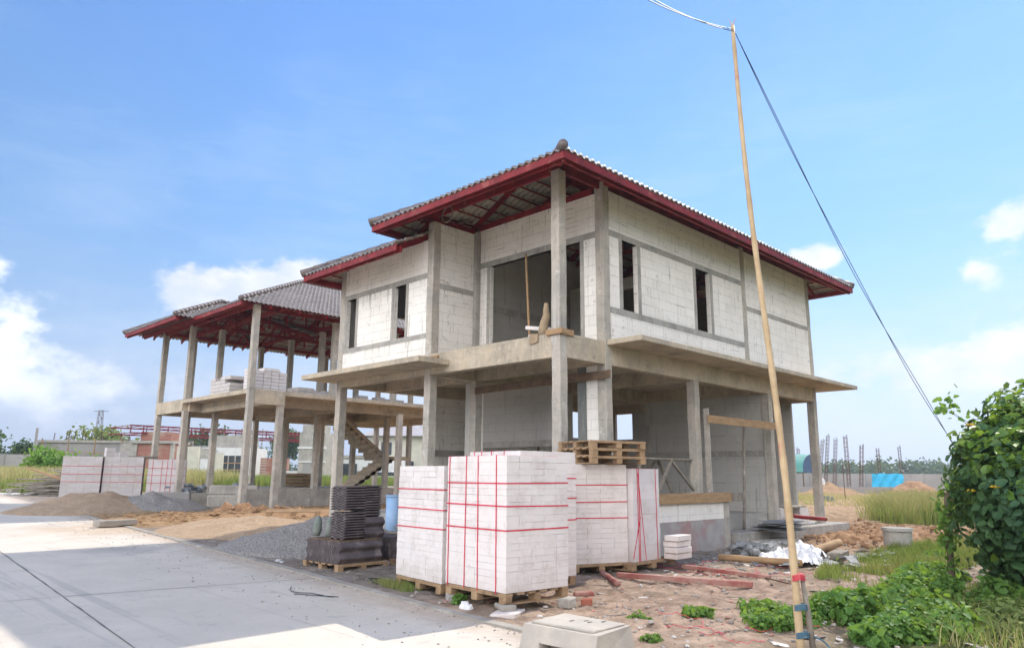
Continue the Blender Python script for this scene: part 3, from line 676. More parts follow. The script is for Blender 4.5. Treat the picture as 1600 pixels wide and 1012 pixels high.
# stair
st = MB()
for k in range(7):
    y = 24.9-.0*k; x = 17.0+.27*k; st.box(x, x+.27, 25.9, 26.9, 1.0+.17*k, 1.17+.17*k+.0); 
st.box(18.9, 19.9, 25.9, 28.0, 2.15, 2.3); st.build('stair', mConc, K)
st = MB(); st.bar((17.0, 26.4, 1.0), (18.95, 26.4, 2.2), 1.0, .14); st.bar((19.4, 27.6, 2.3), (17.1, 27.6, 3.95), .95, .16); st.build('stair_soffit', mConc, K)
st = MB()
for k in range(7): st.box(18.86-.27*k, 19.13-.27*k, 27.1, 28.05, 2.30+.18*k, 2.48+.18*k)
st.build('stair', mConc, K)
# roofs
hip_roof(K, 10.2, 22.0, 22.55, 31.6, 7.07, .5, KO, gap=1.0, skip_fascia='SN')
hip_roof(K, 9.55, 15.2, 26.3, 31.62, 7.02, .5, KO, sides='WSN', gap=1.0, skip_fascia='SN', strip=.8)
for a, b in (((10.95, 22.9, 7.14), (10.95, 31, 7.14)), ((10.9, 23.7, 7.2), (21.5, 23.7, 7.2)), ((10.9, 28.2, 7.18), (21.5, 28.2, 7.18)), ((10.9, 30.9, 7.16), (21.5, 30.9, 7.16)), ((15.1, 23, 7.24), (15.1, 31, 7.24)), ((18.4, 23, 7.24), (18.4, 31, 7.24)), ((13.4, 25.7, 7.9), (19.0, 25.7, 7.9)), ((12.6, 28.9, 7.9), (20, 28.9, 7.9)), ((12.1, 23, 7.22), (12.1, 31, 7.22)),
             ((14, 25.2, 8.3), (18.2, 25.2, 8.3)), ((13, 24, 7.6), (13, 31, 7.6)), ((16.7, 23, 7.55), (16.7, 31, 7.55))):
    mb = MB(); mb.bar(a, b, .07, .15); mb.build('steel_beam', mRed, K)
mb = MB()
for x in (12.1, 13.5, 15.1, 16.7, 18.4, 20):
    for y in (24.5, 25.7, 27.1, 28.9, 30): 
        zt = 7.07+.5*min(y-22.55, 31.6-y, x-10.2, 22-x)-.15
        if zt > 7.35: mb.bar((x, y, 7.2), (x, y, zt), .06, .06)
    mb.bar((x, 23, 7.2), (x, 27.07, min(9.2, 7.07+.5*min(4.5, x-10.2, 22-x))-.2), .05, .1); mb.bar((x, 31.2, 7.2), (x, 27.07, min(9.2, 7.07+.5*min(4.5, x-10.2, 22-x))-.2), .05, .1)
mb.bar((14.7, 27.07, 9.15), (17.5, 27.07, 9.15), .07, .14); mb.build('roof_truss', mRed, K)

# ------------------------------------------------------------------ pallets
def make_pallet(w=1.1, d=1.0):
    p = thing('wooden_pallet', 'x', 'pallet')
    mb = MB()
    for i in range(6):
        y = -d/2+(d-.11)*i/5; mb.box(-w/2, w/2, y, y+.105, .098, .118, .003)
    for y in (-d/2, -.05, d/2-.1): mb.box(-w/2, w/2, y, y+.098, .079, .097, .002)
    mb.build('top_deck', mWoodPal, p, world=False)
    for x in (-w/2+.06, 0, w/2-.06):
        for y in (-d/2+.052, 0, d/2-.052):
            mb = MB(); mb.box(x-.055, x+.055, y-.048, y+.048, .018, .0785, .002); mb.build('pallet_block', mWoodPal, p, world=False)
    mb = MB()
    for x in (-w/2+.06, 0, w/2-.06): mb.box(x-.05, x+.05, -d/2, d/2, 0, .0175, .002)
    mb.build('bottom_deck', mWoodPal, p, world=False)
    return p
pal0 = make_pallet(); palused = [False]
def pallet(x, y, z, rz, label, group=None, sc=None):
    if not palused[0]: o = pal0; o.location = (x, y, z); o.rotation_euler = (0, 0, rz); palused[0] = True; o['label'] = label
    else: o = dup(pal0, (x, y, z), rz, label)
    if sc: o.scale = sc
    if group: o['group'] = group
    return o
# ------------------------------------------------------------------ strapped bundles of aerated blocks
def bundle(x, y, z, rz, sx, sy, h, nx, ny, nz, label, mat, hs=(.45, .62, .79), vs=(), group='strapped bundles of white blocks', top=(), jag=0, gap_=.0010):
    b = thing('block_bundle', label, 'block bundle', (x, y, z), rz, group)
    mb = MB(); dx, dy, dz = sx/nx, sy/ny, h/nz
    for k in range(nz):
        for i in range(nx):
            for j in range(ny):
                if jag and k >= nz-2 and random.random() < jag*(1 if k == nz-1 else .3): continue
                if 0 < i < nx-1 and 0 < j < ny-1 and 0 < k < nz-2: continue
                ex, ey = random.uniform(-.003, .003), random.uniform(-.003, .003); q = gap_
                mb.box(-sx/2+i*dx+q+ex, -sx/2+(i+1)*dx-q+ex, -sy/2+j*dy+q+ey, -sy/2+(j+1)*dy-q+ey, k*dz+gap_*.6, (k+1)*dz-gap_*.6, .0016)
    for t in top: mb.box(*t)
    mb.build('blocks', mat, b, world=False, bevel=.0012)
    e = .006
    for f in hs:
        zz = h*f; a, c = -sx/2-e, sx/2+e; p, q = -sy/2-e, sy/2+e; s = MB(); w = .007
        zs = [zz+random.uniform(-.012, .012) for _ in range(4)]
        P = [(a, p, zs[0]), (c, p, zs[1]), (c, q, zs[2]), (a, q, zs[3])]
        for m_ in range(4): s.bar(P[m_], P[(m_+1) % 4], .003, .014)
        s.build('strap', mStrap, b, world=False)
    for sd, f in vs:
        s = MB()
        if sd in 'WE':
            yy = -sy/2+sy*f; y2 = yy+random.uniform(-.02, .02)
            for xx in (-sx/2-e, sx/2+e): s.bar((xx, y2, -.02), (xx, yy, h+e), .014, .003, up=(1, 0, 0))
            s.bar((-sx/2-e, yy, h+e), (sx/2+e, yy, h+e), .014, .003)
        else:
            xx = -sx/2+sx*f; x2 = xx+random.uniform(-.02, .02)
            for yy in (-sy/2-e, sy/2+e): s.bar((x2, yy, -.02), (xx, yy, h+e), .003, .014, up=(1, 0, 0))
            s.bar((xx, -sy/2-e, h+e), (xx, sy/2+e, h+e), .014, .003)
        s.build('strap', mStrap, b, world=False)
    return b
def local(x, y, rz, dx, dy): c, s = math.cos(rz), math.sin(rz); return x+c*dx-s*dy, y+s*dx+c*dy
rA = R_(-4.5); ax_, ay_ = local(6.14, 6.17, rA, .5, .58)
pallet(ax_, ay_, .105, rA+math.pi/2, 'wooden pallet propped on stones under the frontmost bundle of white blocks', sc=(1.06, 1.0, 1.05))
bundle(ax_, ay_, .235, rA, 1.0, 1.17, 1.545, 5, 2, 20, 'frontmost big bundle of white blocks with crossing red straps, above the propped pallet', mBlock, vs=(('W', .16), ('W', .46), ('W', .66), ('W', .96)))
rB = R_(-8); bx_, by_ = local(6.27, 7.45, rB, .5, .60)
pallet(bx_, by_, .07, rB+math.pi/2, 'wooden pallet under the block bundle left of the frontmost one', sc=(1.06, 1.0, 1))
bundle(bx_, by_, .195, rB, 1.0, 1.2, 1.47, 2, 6, 20, 'bundle of white blocks at the left end of the front group, level straps only', mBlock)
rC = R_(-6); cx_, cy_ = local(7.25, 7.02, rC, .52, .58)
pallet(cx_, cy_, .06, rC+math.pi/2, 'wooden pallet mostly hidden behind the frontmost block bundle', sc=(1.06, 1.0, 1))
bundle(cx_, cy_, .18, rC, 1.04, 1.16, 1.70, 5, 2, 22, 'tallest bundle of white blocks standing just behind the frontmost one', mBlock, vs=(('W', .3), ('W', .55), ('W', .75), ('W', .9)))
rD = R_(-21); dx_, dy_ = local(9.08, 7.63, rD, .50, .37)
pallet(dx_, dy_, .08, rD, 'wooden pallet under the bundle that carries the empty pallets', sc=(.95, .78, 1))
bundle(dx_, dy_, .2, rD, 1.0, .74, 1.53, 4, 2, 20, 'bundle of white blocks with a stack of empty pallets on its top', mBlock)
rE = R_(3); ex_, ey_ = local(10.03, 7.16, rE, .42, .42)
pallet(ex_+.12, ey_, .08, rE, 'long wooden pallet under the right end bundle and the four loose slabs', sc=(1.25, .9, 1))
bundle(ex_, ey_, .2, rE, .82, .82, 1.47, 1, 8, 6, 'smooth faced bundle of white blocks at the right end with slack slanting red straps', mBlockRed, hs=(), vs=(('S', .16), ('S', .22), ('S', .86)))
mb = MB(); mb.bar((ex_-.41, ey_-.43, .25), (ex_-.2, ey_-.435, .9), .004, .014); mb.bar((ex_-.25, ey_-.44, 1.6), (ex_-.1, ey_-.46, .22), .004, .014)
tag(mb.build('loose_strap', mStrap), 'two slack red straps hanging off the smooth faced block bundle', 'strap')
for k in range(4):
    mb = MB(); a = random.uniform(-.02, .02); moved(mb.box(-.25, .25, -.12, .12, 0, .088), (11.07+a, 7.02+random.uniform(-.02, .02), .205+.097*k), R_(3+random.uniform(-3, 3)))
    tag(mb.build('loose_block', mBlock, bevel=.006), ('bottom', 'second lowest', 'third from the bottom', 'topmost')[k]+' of four loose white slabs beside the right end bundle', 'block', 'loose slabs at the right end')
for k in range(3):
    pallet(9.78+random.uniform(-.03, .03), 7.60+random.uniform(-.03, .03), 1.738+.122*k, R_(-16+random.uniform(-3, 3)), ('lowest', 'middle', 'topmost')[k]+' of the three empty pallets stacked on a block bundle', 'empty pallets stacked on the bundle', (1.0, .95, 1.03))
# three bundles before the frame house
r2 = R_(-23)
fz = .40
for (x, y, w, d, h, nx, ny, vs, lb) in ((7.50, 29.85, 1.24, .9, 1.62, 5, 2, (), 'leftmost dusty block bundle behind the brown sand heap'), (8.72, 29.42, 1.28, .9, 1.62, 5, 2, (), 'middle dusty block bundle between two others behind the sand heap'), (10.08, 28.95, 1.3, .9, 1.55, 1, 5, (('S', .12), ('S', .36), ('S', .50), ('S', .62), ('S', .9)), 'smooth faced block bundle with crossing red straps near the frame house corner')):
    px_, py_ = local(x, y, r2, w/2, d/2)
    pallet(px_, py_, fz-.03, r2, 'wooden pallet under the '+lb.split(' bundle')[0].replace('dusty ', '')+' bundle by the frame house', sc=(w/1.1, .9, 1))
    bundle(px_, py_, fz+.09, r2, w, d, h, nx, ny, 20 if nx > 1 else 8, lb, mBlockGrey if nx > 1 else mBlockRed, vs=vs)
mb = MB()
for x, y, z, n in ((8.9, 29.9, 2.13, 2), (9.3, 29.7, 2.13, 1), (9.2, 29.8, 2.13, 1)): 
    for k in range(n): moved(MB(), (0, 0, 0)); mb.box(x, x+.3, y, y+.25, z+.16*k, z+.16*k+.155)
tag(mb.build('loose_blocks', mBlockGrey), 'few loose grey blocks left on top of the middle dusty bundle', 'blocks')
tag(MB().box(9.7, 10.6, 29.5, 30.0, 2.07, 2.16).build('grey_board', mWoodGrey), 'thin grey board lying on the dusty bundles', 'board')
# block heaps on the upper slab of the frame house
for x, y, sx, sy, h, nx, ny, nz, lb in ((11.9, 23.9, 1.15, .9, .82, 4, 2, 7, 'tall pale block heap at the corner of the frame house upper floor'), (11.6, 25.6, 1.1, 1.6, .62, 2, 4, 5, 'darker block heap upstairs in the frame house behind the corner column'), (14.4, 25.0, 1.7, .8, .42, 5, 2, 3, 'low block heap upstairs in the frame house right of the pale heap'), (18.2, 26.0, 2.6, .8, .45, 6, 2, 3, 'long low block heap upstairs at the far end of the frame house')):
    bundle(x, y, 4.28, 0, sx, sy, h, nx, ny, nz, lb, mBlockGrey if 'darker' in lb or 'low' in lb else mBlockRed, hs=(), group='block heaps on the upper slab', jag=.45, gap_=.008)

# ------------------------------------------------------------------ roof tile stacks
def tile_stack(x, y, z, rz):
    t = thing('roof_tile_stack', 'dark roof tiles stacked high on a pallet at the road edge', 'roof tiles', (x, y, z), rz)
    def flat(x0, x1, y0, y1, z0, z1, pitch=.040):
        mb = MB(); n = int((z1-z0)/pitch); m_ = 14
        for k in range(n):
            zz = z0+k*pitch; dx = random.uniform(-.006, .006); tl = random.uniform(-.004, .006); base = len(mb.v)
            for i in range(m_+1):
                yy = y0+(y1-y0)*i/m_; w = .016*math.cos(2*math.pi*(yy-y0)/.165)
                for xx in (x0+dx, x1+dx):
                    s = tl if xx > x0+.1 else 0
                    mb.v += [(xx, yy, zz+w+s), (xx, yy, zz+w+.020+s)]
            for i in range(m_):
                b = base+i*4; mb.f += [(b+1, b+3, b+7, b+5), (b, b+4, b+6, b+2), (b, b+1, b+5, b+4), (b+2, b+6, b+7, b+3)]
            mb.f += [(base, base+2, base+3, base+1), (base+m_*4, base+m_*4+1, base+m_*4+3, base+m_*4+2)]
        return mb.build('tiles', mTileDk, t, world=False)
    def upright(x0, x1, y0, y1, z0, z1, nm='tiles', waves=.165):
        mb = MB(); m_ = 18; n = int((y1-y0)/.032)
        for k in range(n):
            yy = y0+k*.032; base = len(mb.v); dx = random.uniform(-.004, .004)
            for i in range(m_+1):
                zz = z0+(z1-z0)*i/m_; w = .026*math.cos(2*math.pi*(zz-z0)/waves)
                for xx in (x0+dx, x1+dx): mb.v += [(xx, yy+w, zz), (xx, yy+w+.02, zz)]
            for i in range(m_):
                b = base+i*4; mb.f += [(b, b+2, b+6, b+4), (b+1, b+5, b+7, b+3), (b, b+4, b+5, b+1), (b+2, b+3, b+7, b+6)]
            mb.f += [(base+m_*4, base+m_*4+2, base+m_*4+3, base+m_*4+1)]
        return mb.build(nm, mTileDk, t, world=False)
    upright(0, .80, 0, .95, .0, .33)
    tag_ = MB().box(.0, .80, 0.02, .9, .332, .35, .003).build('board', mWoodDark, t, world=False)
    flat(.10, .48, .03, .45, .37, .80); flat(.095, .475, .03, .45, .81, 1.20); flat(.485, .79, .05, .45, .70, 1.20)
    upright(.485, .86, .04, .40, .352, .68)
    return t
pallet(6.86, 10.56, .075, 0, 'wooden pallet under the dark roof tile stack', sc=(.85, 1.05, 1))
tile_stack(6.42, 10.06, .195, R_(2))
t2 = thing('roof_tile_stack', 'low dark tile pile on a pallet, half hidden left of the front block bundle', 'roof tiles', (7.9, 10.6, .2), R_(5))
mb = MB()
for k in range(18): mb.box(-.45, .5, -.4+.05*k, -.4+.05*k+.04, 0, .34, .004)
mb.build('tiles', mTileDk, t2, world=False)
MB().box(.0, .45, -.3, .3, .345, .37).build('board', mWoodGrey, t2, world=False)
pallet(7.95, 10.65, .08, R_(5), 'wooden pallet under the low dark tile pile', sc=(.95, 1, 1))
for k, (x, y, lb) in enumerate(((6.50, 10.90, 'left of two grey green sacks slumped on the tile stack'), (6.56, 10.62, 'right of two grey green sacks slumped against the tile column'))):
    mb = MB(); mb.tube([(x, y, .57), (x+.01, y, .66), (x+.03, y+.01, .80), (x+.04, y+.02, .88)], [.05, .075, .06, .02], 9)
    tag(mb.build('small_sack', mSackGreen, smooth=True), lb, 'sack')
mb = MB(); mb.tube([(9.45, 12.85, .05), (9.45, 12.85, 1.12)], [.16, .155], 16); 
b_ = thing('blue_drum', 'upright faded blue drum standing behind the dark tiles', 'drum', (9.45, 12.85, .1)); mb.build('drum_body', mBlue, b_, smooth=True)
MB().tube([(9.45, 12.85, 1.09), (9.45, 12.85, 1.13)], [.17, .17], 16).build('rim', mBlue, b_)
tag(moved(MB().box(-.4, .5, -.3, .3, 0, .015).box(-.3, .2, -.1, .35, .02, .035), (8.6, 10.9, .6), .4).build('broken_board', mSlateP), 'thin pale board lying across the low tile pile', 'board')
pallet(9.75, 17.5, .52, R_(-30), 'single pale pallet lying in front of the frame house by the gravel', sc=(1.2, 1, 1))

# ------------------------------------------------------------------ rocks, heaps
def rock(mb, x, y, z, s, fl=.7):
    """irregular angular stone"""
    n = 6; pts = []; base = len(mb.v); a0 = random.random()*6
    for l, (r, h) in enumerate(((.75, -.3), (1., .15), (.62, .75))):
        for i in range(n):
            a = a0+2*math.pi*i/n+random.uniform(-.25, .25); rr = s*r*random.uniform(.7, 1.15)
            mb.v.append((x+rr*math.cos(a), y+rr*math.sin(a)*random.uniform(.8, 1), z+s*fl*h*random.uniform(.8, 1.2)))
    for l in range(2):
        for i in range(n): mb.f.append((base+l*n+i, base+l*n+(i+1) % n, base+(l+1)*n+(i+1) % n, base+(l+1)*n+i))
    mb.f.append(tuple(base+2*n+i for i in range(n)))
def heap(name, label, cat, cx, cy, rx, ry, h, mat, rz=0., rough=.12, fs=2.5, res=44, stones=0, stmat=None):
    V = []; F = []; z0 = gz(cy)-.03
    for j in range(res+1):
        for i in range(res+1):
            a, b = -1+2*i/res, -1+2*j/res; r = math.hypot(a, b); px = a*rx; py = b*ry
            x, y = local(cx, cy, rz, px, py)
            f = max(0., 1-r)**.85 if r < 1 else 0
            z = h*f*(1+.25*fbm(x, y, 1.1, 3))+rough*h*fbm(x, y, fs, 5)*min(1, f*4)-(.06 if r >= .98 else 0)
            V.append((x, y, gz(y)-.0+z))
    for j in range(res):
        for i in range(res):
            k = j*(res+1)+i
            if math.hypot(-1+2*(i+.5)/res, -1+2*(j+.5)/res) < 1.03: F.append((k, k+1, k+res+2, k+res+1))
    o = npmesh(name, V, F, mat, smooth=True)
    return tag(o, label, cat)
heap('sand_heap', 'brown sand heap spilled onto the road before the strapped bundles', 'sand heap', 7.5, 26.0, 2.5, 1.9, .60, mSandM, R_(12), .05)
heap('gravel_heap', 'grey gravel heap leaning against the right side of the sand heap', 'gravel heap', 9.2, 25.7, 1.9, 1.4, .58, mGravel, 0, .08)
heap('sand_heap', 'long low brown sand heap along the kerb in front of the frame house', 'sand heap', 8.5, 16.9, 2.2, 2.6, .40, mSandM, R_(10), .06)
heap('gravel_heap', 'grey gravel heap left of the dark tile stack, reaching the kerb', 'gravel heap', 8.1, 13.2, 2.0, 2.2, .62, mGravel, R_(15), .07)
heap('soil_heap', 'brown clod heap at the foot of the frame house columns', 'soil heap', 10.4, 22.1, .9, .5, .32, mClodDk, 0, .6, 5)
heap('soil_heap', 'low orange clod ridge between the two houses', 'soil heap', 11.5, 20.9, 3.2, .6, .18, mClod, R_(4), .8, 4)
heap('soil_heap', 'rough brown clod mound right of the corner column behind the concrete ring', 'soil heap', 19.6, 6.2, 3.6, 1.5, .30, mClodDk, R_(-8), .7, 2.6, 70)
heap('soil_heap', 'distant pale soil heap before the far wall beyond the house', 'soil heap', 54, 21.5, 3.2, 2.2, .75, mClod, 0, .25, 1)
heap('soil_heap', 'small dark soil heap at the foot of the blue tarp', 'soil heap', 66, 19.4, 3, 2, 1.1, mClodDk, 0, .25, 1)
# scattered rubble nobody could count
def scatter(name, n, fx, fy, s0, s1, mat, keep, fl=.6):
    mb = MB(); c = 0
    while c < n:
        x, y = random.uniform(*fx), random.uniform(*fy)
        if x < edge(y)+.18 or not keep(x, y): c += .2; continue
        rock(mb, x, y, ground_z(x, y)+.003, s0+(s1-s0)*random.random()**3, fl); c += 1
    return tag(mb.build(name, mat), kind='stuff')
dens = lambda x, y: random.random() < .25+.75*(.5+.5*fbm(x, y, .8))
scatter('loose_stones', 2600, (5.8, 16), (.8, 8.0), .006, .045, mStone, dens)
scatter('brick_crumbs', 900, (6, 14), (1, 7.2), .006, .035, simple('brick_crumb', (.36, .15, .11), (.42, .24, .18), 8, .95, .3, 40), dens)
scatter('grey_debris', 900, (11, 16.5), (5.5, 8.05), .012, .075, mSlateP, lambda x, y: random.random() < gauss(x, y, 13.6, 7, 3, 1.2), .4)
scatter('clods', 2300, (14.5, 27), (3.2, 9.5), .015, .12, mClodDk, lambda x, y: random.random() < gauss(x, y, 19.5, 6.4, 5, 2.2), .8)
scatter('yard_clods', 1700, (6.2, 17), (19.3, 23.6), .015, .10, mClod, lambda x, y: random.random() < gauss(x, y, 11, 21.3, 5, 1.5), .8)
scatter('gravel_spill', 1500, (5.8, 9), (9, 16), .006, .022, mGravel, dens)
scatter('roadside_grit', 1500, (5.6, 8), (4.5, 12), .004, .02, mStone, dens)
mb = MB()
for k in range(170):
    x, y = random.uniform(6.3, 15), random.uniform(1.6, 7.6)
    if x < edge(y)+.3: continue
    s_ = random.uniform(.015, .07); e = MB().box(-s_, s_, -s_*.6, s_*.6, 0, .006, s_*.12); moved(e, (x, y, ground_z(x, y)+.008), random.random()*6, (random.uniform(-.25, .25), random.uniform(-.25, .25))); mb.add(e.v, e.f)
tag(mb.build('paper_flakes', simple('paper_flake', (.62, .58, .54), (.40, .34, .29), 7, .9, .2, 30)), kind='stuff')
mb = MB()
for k in range(70):
    x, y = random.uniform(6.3, 14), random.uniform(2.2, 7.4)
    if x < edge(y)+.4: continue
    a = random.random()*6; l_ = random.uniform(.08, .35); z = ground_z(x, y)+.012; mb.bar((x, y, z), (x+l_*math.cos(a), y+l_*math.sin(a), z+random.uniform(-.004, .02)), random.uniform(.008, .03), .008)
tag(mb.build('wood_splinters', mWoodGrey), kind='stuff')
mb = MB()
for k in range(1500):
    y = random.uniform(4.6, 24); x = edge(y)-.02-random.random()**2.2*1.5; rock(mb, x, y, gz(y)+.003, .003+.016*random.random()**3, .6)
tag(mb.build('road_grit', mStone), kind='stuff')
# stones and broken slabs that prop the front pallet
def chunk(x, y, z, sx, sy, sz, rz, label, mat=mBlock, nm='broken_block', cat='block', tilt=None, bev=.012):
    mb = MB(); mb.box(-sx/2, sx/2, -sy/2, sy/2, 0, sz, .012); moved(mb, (x, y, z), rz, tilt)
    return tag(mb.build(nm, mat, bevel=bev), label, cat)
chunk(6.18, 6.17, .0, .42, .30, .055, .5, 'lower pale slab under the front corner of the propped pallet')
chunk(6.20, 6.24, .05, .26, .17, .06, 1.2, 'upper pale slab directly under the front corner of the propped pallet', mKerb)
chunk(6.25, 7.22, .0, .28, .13, .11, .9, 'grey block under the left end of the propped pallet', mConcGrey)
chunk(7.08, 6.06, .0, .2, .16, .11, .2, 'pale stone under the right end of the propped pallet', mKerb)
chunk(7.32, 5.95, .0, .13, .12, .09, .6, 'red brick piece right of the propped pallet', mBrick)
chunk(7.75, 6.35, .02, .28, .09, .06, -.5, 'reddish brown wooden offcut on the dirt right of the front bundle', mRedDusty, 'offcut', 'offcut')
chunk(6.3, 19.9, .28, .9, .35, .14, R_(8), 'pale broken kerb piece lying at the road edge before the sand heap', mKerb, 'kerb_piece', 'concrete')
chunk(8.6, 40.0, .6, 1.2, .5, .2, .2, 'small concrete block beside the bamboo pile on the verge', mKerb, 'kerb_piece', 'concrete')
mb = MB()
for k in range(5): rock(mb, 5.98+.05*k*random.random(), 6.62+.05*k, .03, random.uniform(.05, .085), 1.2)
tag(mb.build('cement_lump', mPlasticW), 'whitish plastic wrapped lump under the front pallet edge', 'lump')
mb = MB()
for k in range(7): rock(mb, 6.25+.07*k*random.random(), 11.5+.06*k, .10, random.uniform(.03, .06), .8)
tag(mb.build('paper_litter', mPlasticW), 'crumpled pale litter at the kerb left of the tile stack', 'litter')
mb = MB()
for k in range(4): rock(mb, 7.28+.04*k, 10.1+.03*k, .12, random.uniform(.05, .07), 1.3)
tag(mb.build('plastic_litter', mPlasticW), 'crumpled white plastic between the tile stack and the front bundles', 'litter')
chunk(7.5, 9.75, .08, .05, .22, .26, .4, 'thin upright wood offcut leaning by the low tile pile', mWood, 'offcut', 'offcut')
# drain box at the kerb
D = thing('drain_box', 'low concrete drain box with a slotted side and a rough lid at the kerb', 'drain box', (5.56, 4.63, -.015), R_(3)); D.scale = (.94, .94, .92)
dm = simple('drain_concrete', (.50, .44, .36), (.38, .34, .29), 3, .92, .5, 40, (.52, .42, .37), 1.5, .5, .75)
vs_ = [(-.42, -.5, -.06), (.34, -.46, -.06), (.34, .46, -.06), (-.42, .44, -.06), (-.33, -.44, .235), (.30, -.42, .235), (.30, .42, .235), (-.33, .40, .235)]
mb = MB(); x0_, x1_ = -.42, -.33
mb.add([(-.42, -.5, -.06), (-.42, .44, -.06), (-.393, .44, .02), (-.393, -.5, .02)], [(0, 1, 2, 3)][:0])
def dw(z): t = (z+.06)/.295; return -.42+.09*t
sl_ = (-.13, .17)
def dq(ya, yb, za, zb): mb.add([(dw(za), ya, za), (dw(za), yb, za), (dw(zb), yb, zb), (dw(zb), ya, zb)], [(0, 3, 2, 1)])
for ya, yb, za, zb in ((-.47, sl_[0], -.06, .235), (sl_[1], .42, -.06, .235), (sl_[0], sl_[1], -.06, .0), (sl_[0], sl_[1], .085, .235)): dq(ya, yb, za, zb)
mb.add([(-.42, -.47, -.06), (.34, -.46, -.06), (.30, -.42, .235), (-.33, -.47, .235)], [(0, 1, 2, 3)])
mb.add([(.34, -.46, -.06), (.34, .46, -.06), (.30, .42, .235), (.30, -.42, .235)], [(0, 1, 2, 3)])
mb.add([(.34, .46, -.06), (-.42, .42, -.06), (-.33, .42, .235), (.30, .42, .235)], [(0, 1, 2, 3)])
mb.add([(-.33, -.47, .235), (.30, -.42, .235), (.30, .42, .235), (-.33, .42, .235)], [(0, 1, 2, 3)])
mb.box(dw(0)+.001, -.22, sl_[0]-.01, sl_[0], -.02, .095).box(dw(0)+.001, -.22, sl_[1], sl_[1]+.01, -.02, .095).box(-.22, -.2, sl_[0], sl_[1], -.02, .095).box(-.38, -.22, sl_[0], sl_[1], -.03, -.02)
mb.build('box_body', dm, D, world=False)
MB().box(-.27, .27, -.38, .37, .237, .258, .004).build('lid', dm, D, world=False, bevel=.006)
for x, y in ((-.05, .05), (.06, -.05), (.14, -.2), (.02, -.12)): MB().box(x, x+.06, y, y+.02, .2582, .2625, .002).build('lifting_hole', mTileDk, D, world=False)
for k in range(5): pass
# ------------------------------------------------------------------ bamboo mast with cable
B = thing('bamboo_mast', 'tall thin bamboo mast carrying a power cable, lashed to a short stake', 'mast', (6.9, 3.12, 0))
pts = []; rs = []
p0, p1 = Vector((6.9, 3.12, -.1)), Vector((6.80, 3.36, 6.38)); n = 44
for i in range(n+1):
    t = i/n; p = p0.lerp(p1, t)+Vector((.035*math.sin(t*5), -.02*math.sin(t*7), 0)); r = .036-.016*t
    pts.append(p); rs.append(r*(1.13 if i % 3 == 0 else 1.0))
MB().tube(pts, rs, 12).build('bamboo_pole', mBamboo, B, smooth=True)
q = Vector(pts[-1]); MB().tube([q, q+Vector((.02, -.03, .09))], [.008, .003], 5).tube([q, q+Vector((-.03, .02, .07))], [.008, .003], 5).build('split_tip', mBamboo, B)
MB().tube([(7.02, 3.05, -.1), (7.0, 3.07, .30), (6.97, 3.09, .62)], [.03, .028, .02], 8).build('stake', mWoodGrey, B, smooth=True)
for z, m_ in ((.62, mRedTape), (.36, mRope), (.12, mRope)):
    e = MB()
    for k in range(4):
        L = []
        for a in range(13):
            t = a/12*2*math.pi; L.append((6.935+.075*math.cos(t), 3.11+.052*math.sin(t), z+.014*k+.008*math.sin(t*2)))
        e.tube(L, .006, 5)
    e.build('lashing', m_, B)
e = MB(); e.tube([(6.98, 3.02, .13), (7.03, 2.97, .10), (7.08, 2.94, .05), (7.06, 2.92, .0)], .008, 6); e.build('rope_end', mRope, B)
def cable(name, a, b, sag, label, strands=2):
    a, b = Vector(a), Vector(b); mb = MB(); L = (b-a).length; n = 60
    for s in range(strands):
        pts = []
        for i in range(n+1):
            t = i/n; p = a.lerp(b, t); p.z -= sag*4*t*(1-t); ph = t*L*1.5+s*math.pi
            pts.append(p+Vector((.012*math.cos(ph), .012*math.sin(ph), .016*math.sin(ph*.7))))
        mb.tube(pts, .0042, 5)
    return tag(mb.build(name, mCable, smooth=True), label, 'cable', 'cables on the bamboo mast')
cable('power_cable', (6.80, 3.34, 6.33), (3.4, 2.95, 5.25), .12, 'twisted black cable running up and left from the mast top')
cable('power_cable', (6.81, 3.34, 6.3), (12.3, 2.95, 1.85), .25, 'twisted black cable sloping down right from the mast top to the bushes')
# ------------------------------------------------------------------ timber, poles and small site things round the block house
def bar_thing(name, label, cat, p, q, w, h, mat, grp=None, bev=.004):
    return tag(MB().bar(p, q, w, h).build(name, mat, bevel=bev), label, cat, grp)
def pole_thing(name, label, cat, p, q, r0, r1, mat, grp=None):
    p, q = Vector(p), Vector(q); pts = [p.lerp(q, i/8)+Vector((random.uniform(-.006, .006),)*3) for i in range(9)]
    return tag(MB().tube(pts, [r0+(r1-r0)*i/8 for i in range(9)], 9).build(name, mat, smooth=True), label, cat, grp)
bar_thing('form_board', 'long plank nailed across the front bay just under the balcony beam', 'plank', (10.80, 8.15, 3.40), (10.80, 11.85, 3.36), .035, .15, mWoodDark)
bar_thing('form_board', 'light plank across the side bay nailed to the second and third columns', 'plank', (14.1, 8.07, 2.76), (17.4, 8.07, 2.76), .03, .17, mWood)
bar_thing('form_board', 'long light plank along the top of the low terrace wall', 'plank', (11.9, 8.06, 1.12), (14.9, 8.06, 1.12), .03, .20, mWood)
bar_thing('form_board', 'short darker plank end beyond the low terrace wall', 'plank', (14.92, 8.05, 1.12), (15.4, 8.05, 1.12), .03, .19, mWoodGrey)
bar_thing('form_board', 'narrow board standing upright beside the third ground floor column', 'plank', (14.26, 8.2, 1.2), (14.26, 8.2, 3.0), .13, .03, mConcCol)
pole_thing('timber_prop', 'slim timber prop standing before the inner wall of the side bay', 'prop', (16.1, 8.42, .36), (16.32, 8.40, 2.72), .035, .03, mWoodGrey)
pole_thing('timber_prop', 'bamboo prop standing on the balcony inside the wide opening', 'prop', (10.65, 10.05, 4.03), (10.62, 10.15, 6.1), .028, .024, mWood)
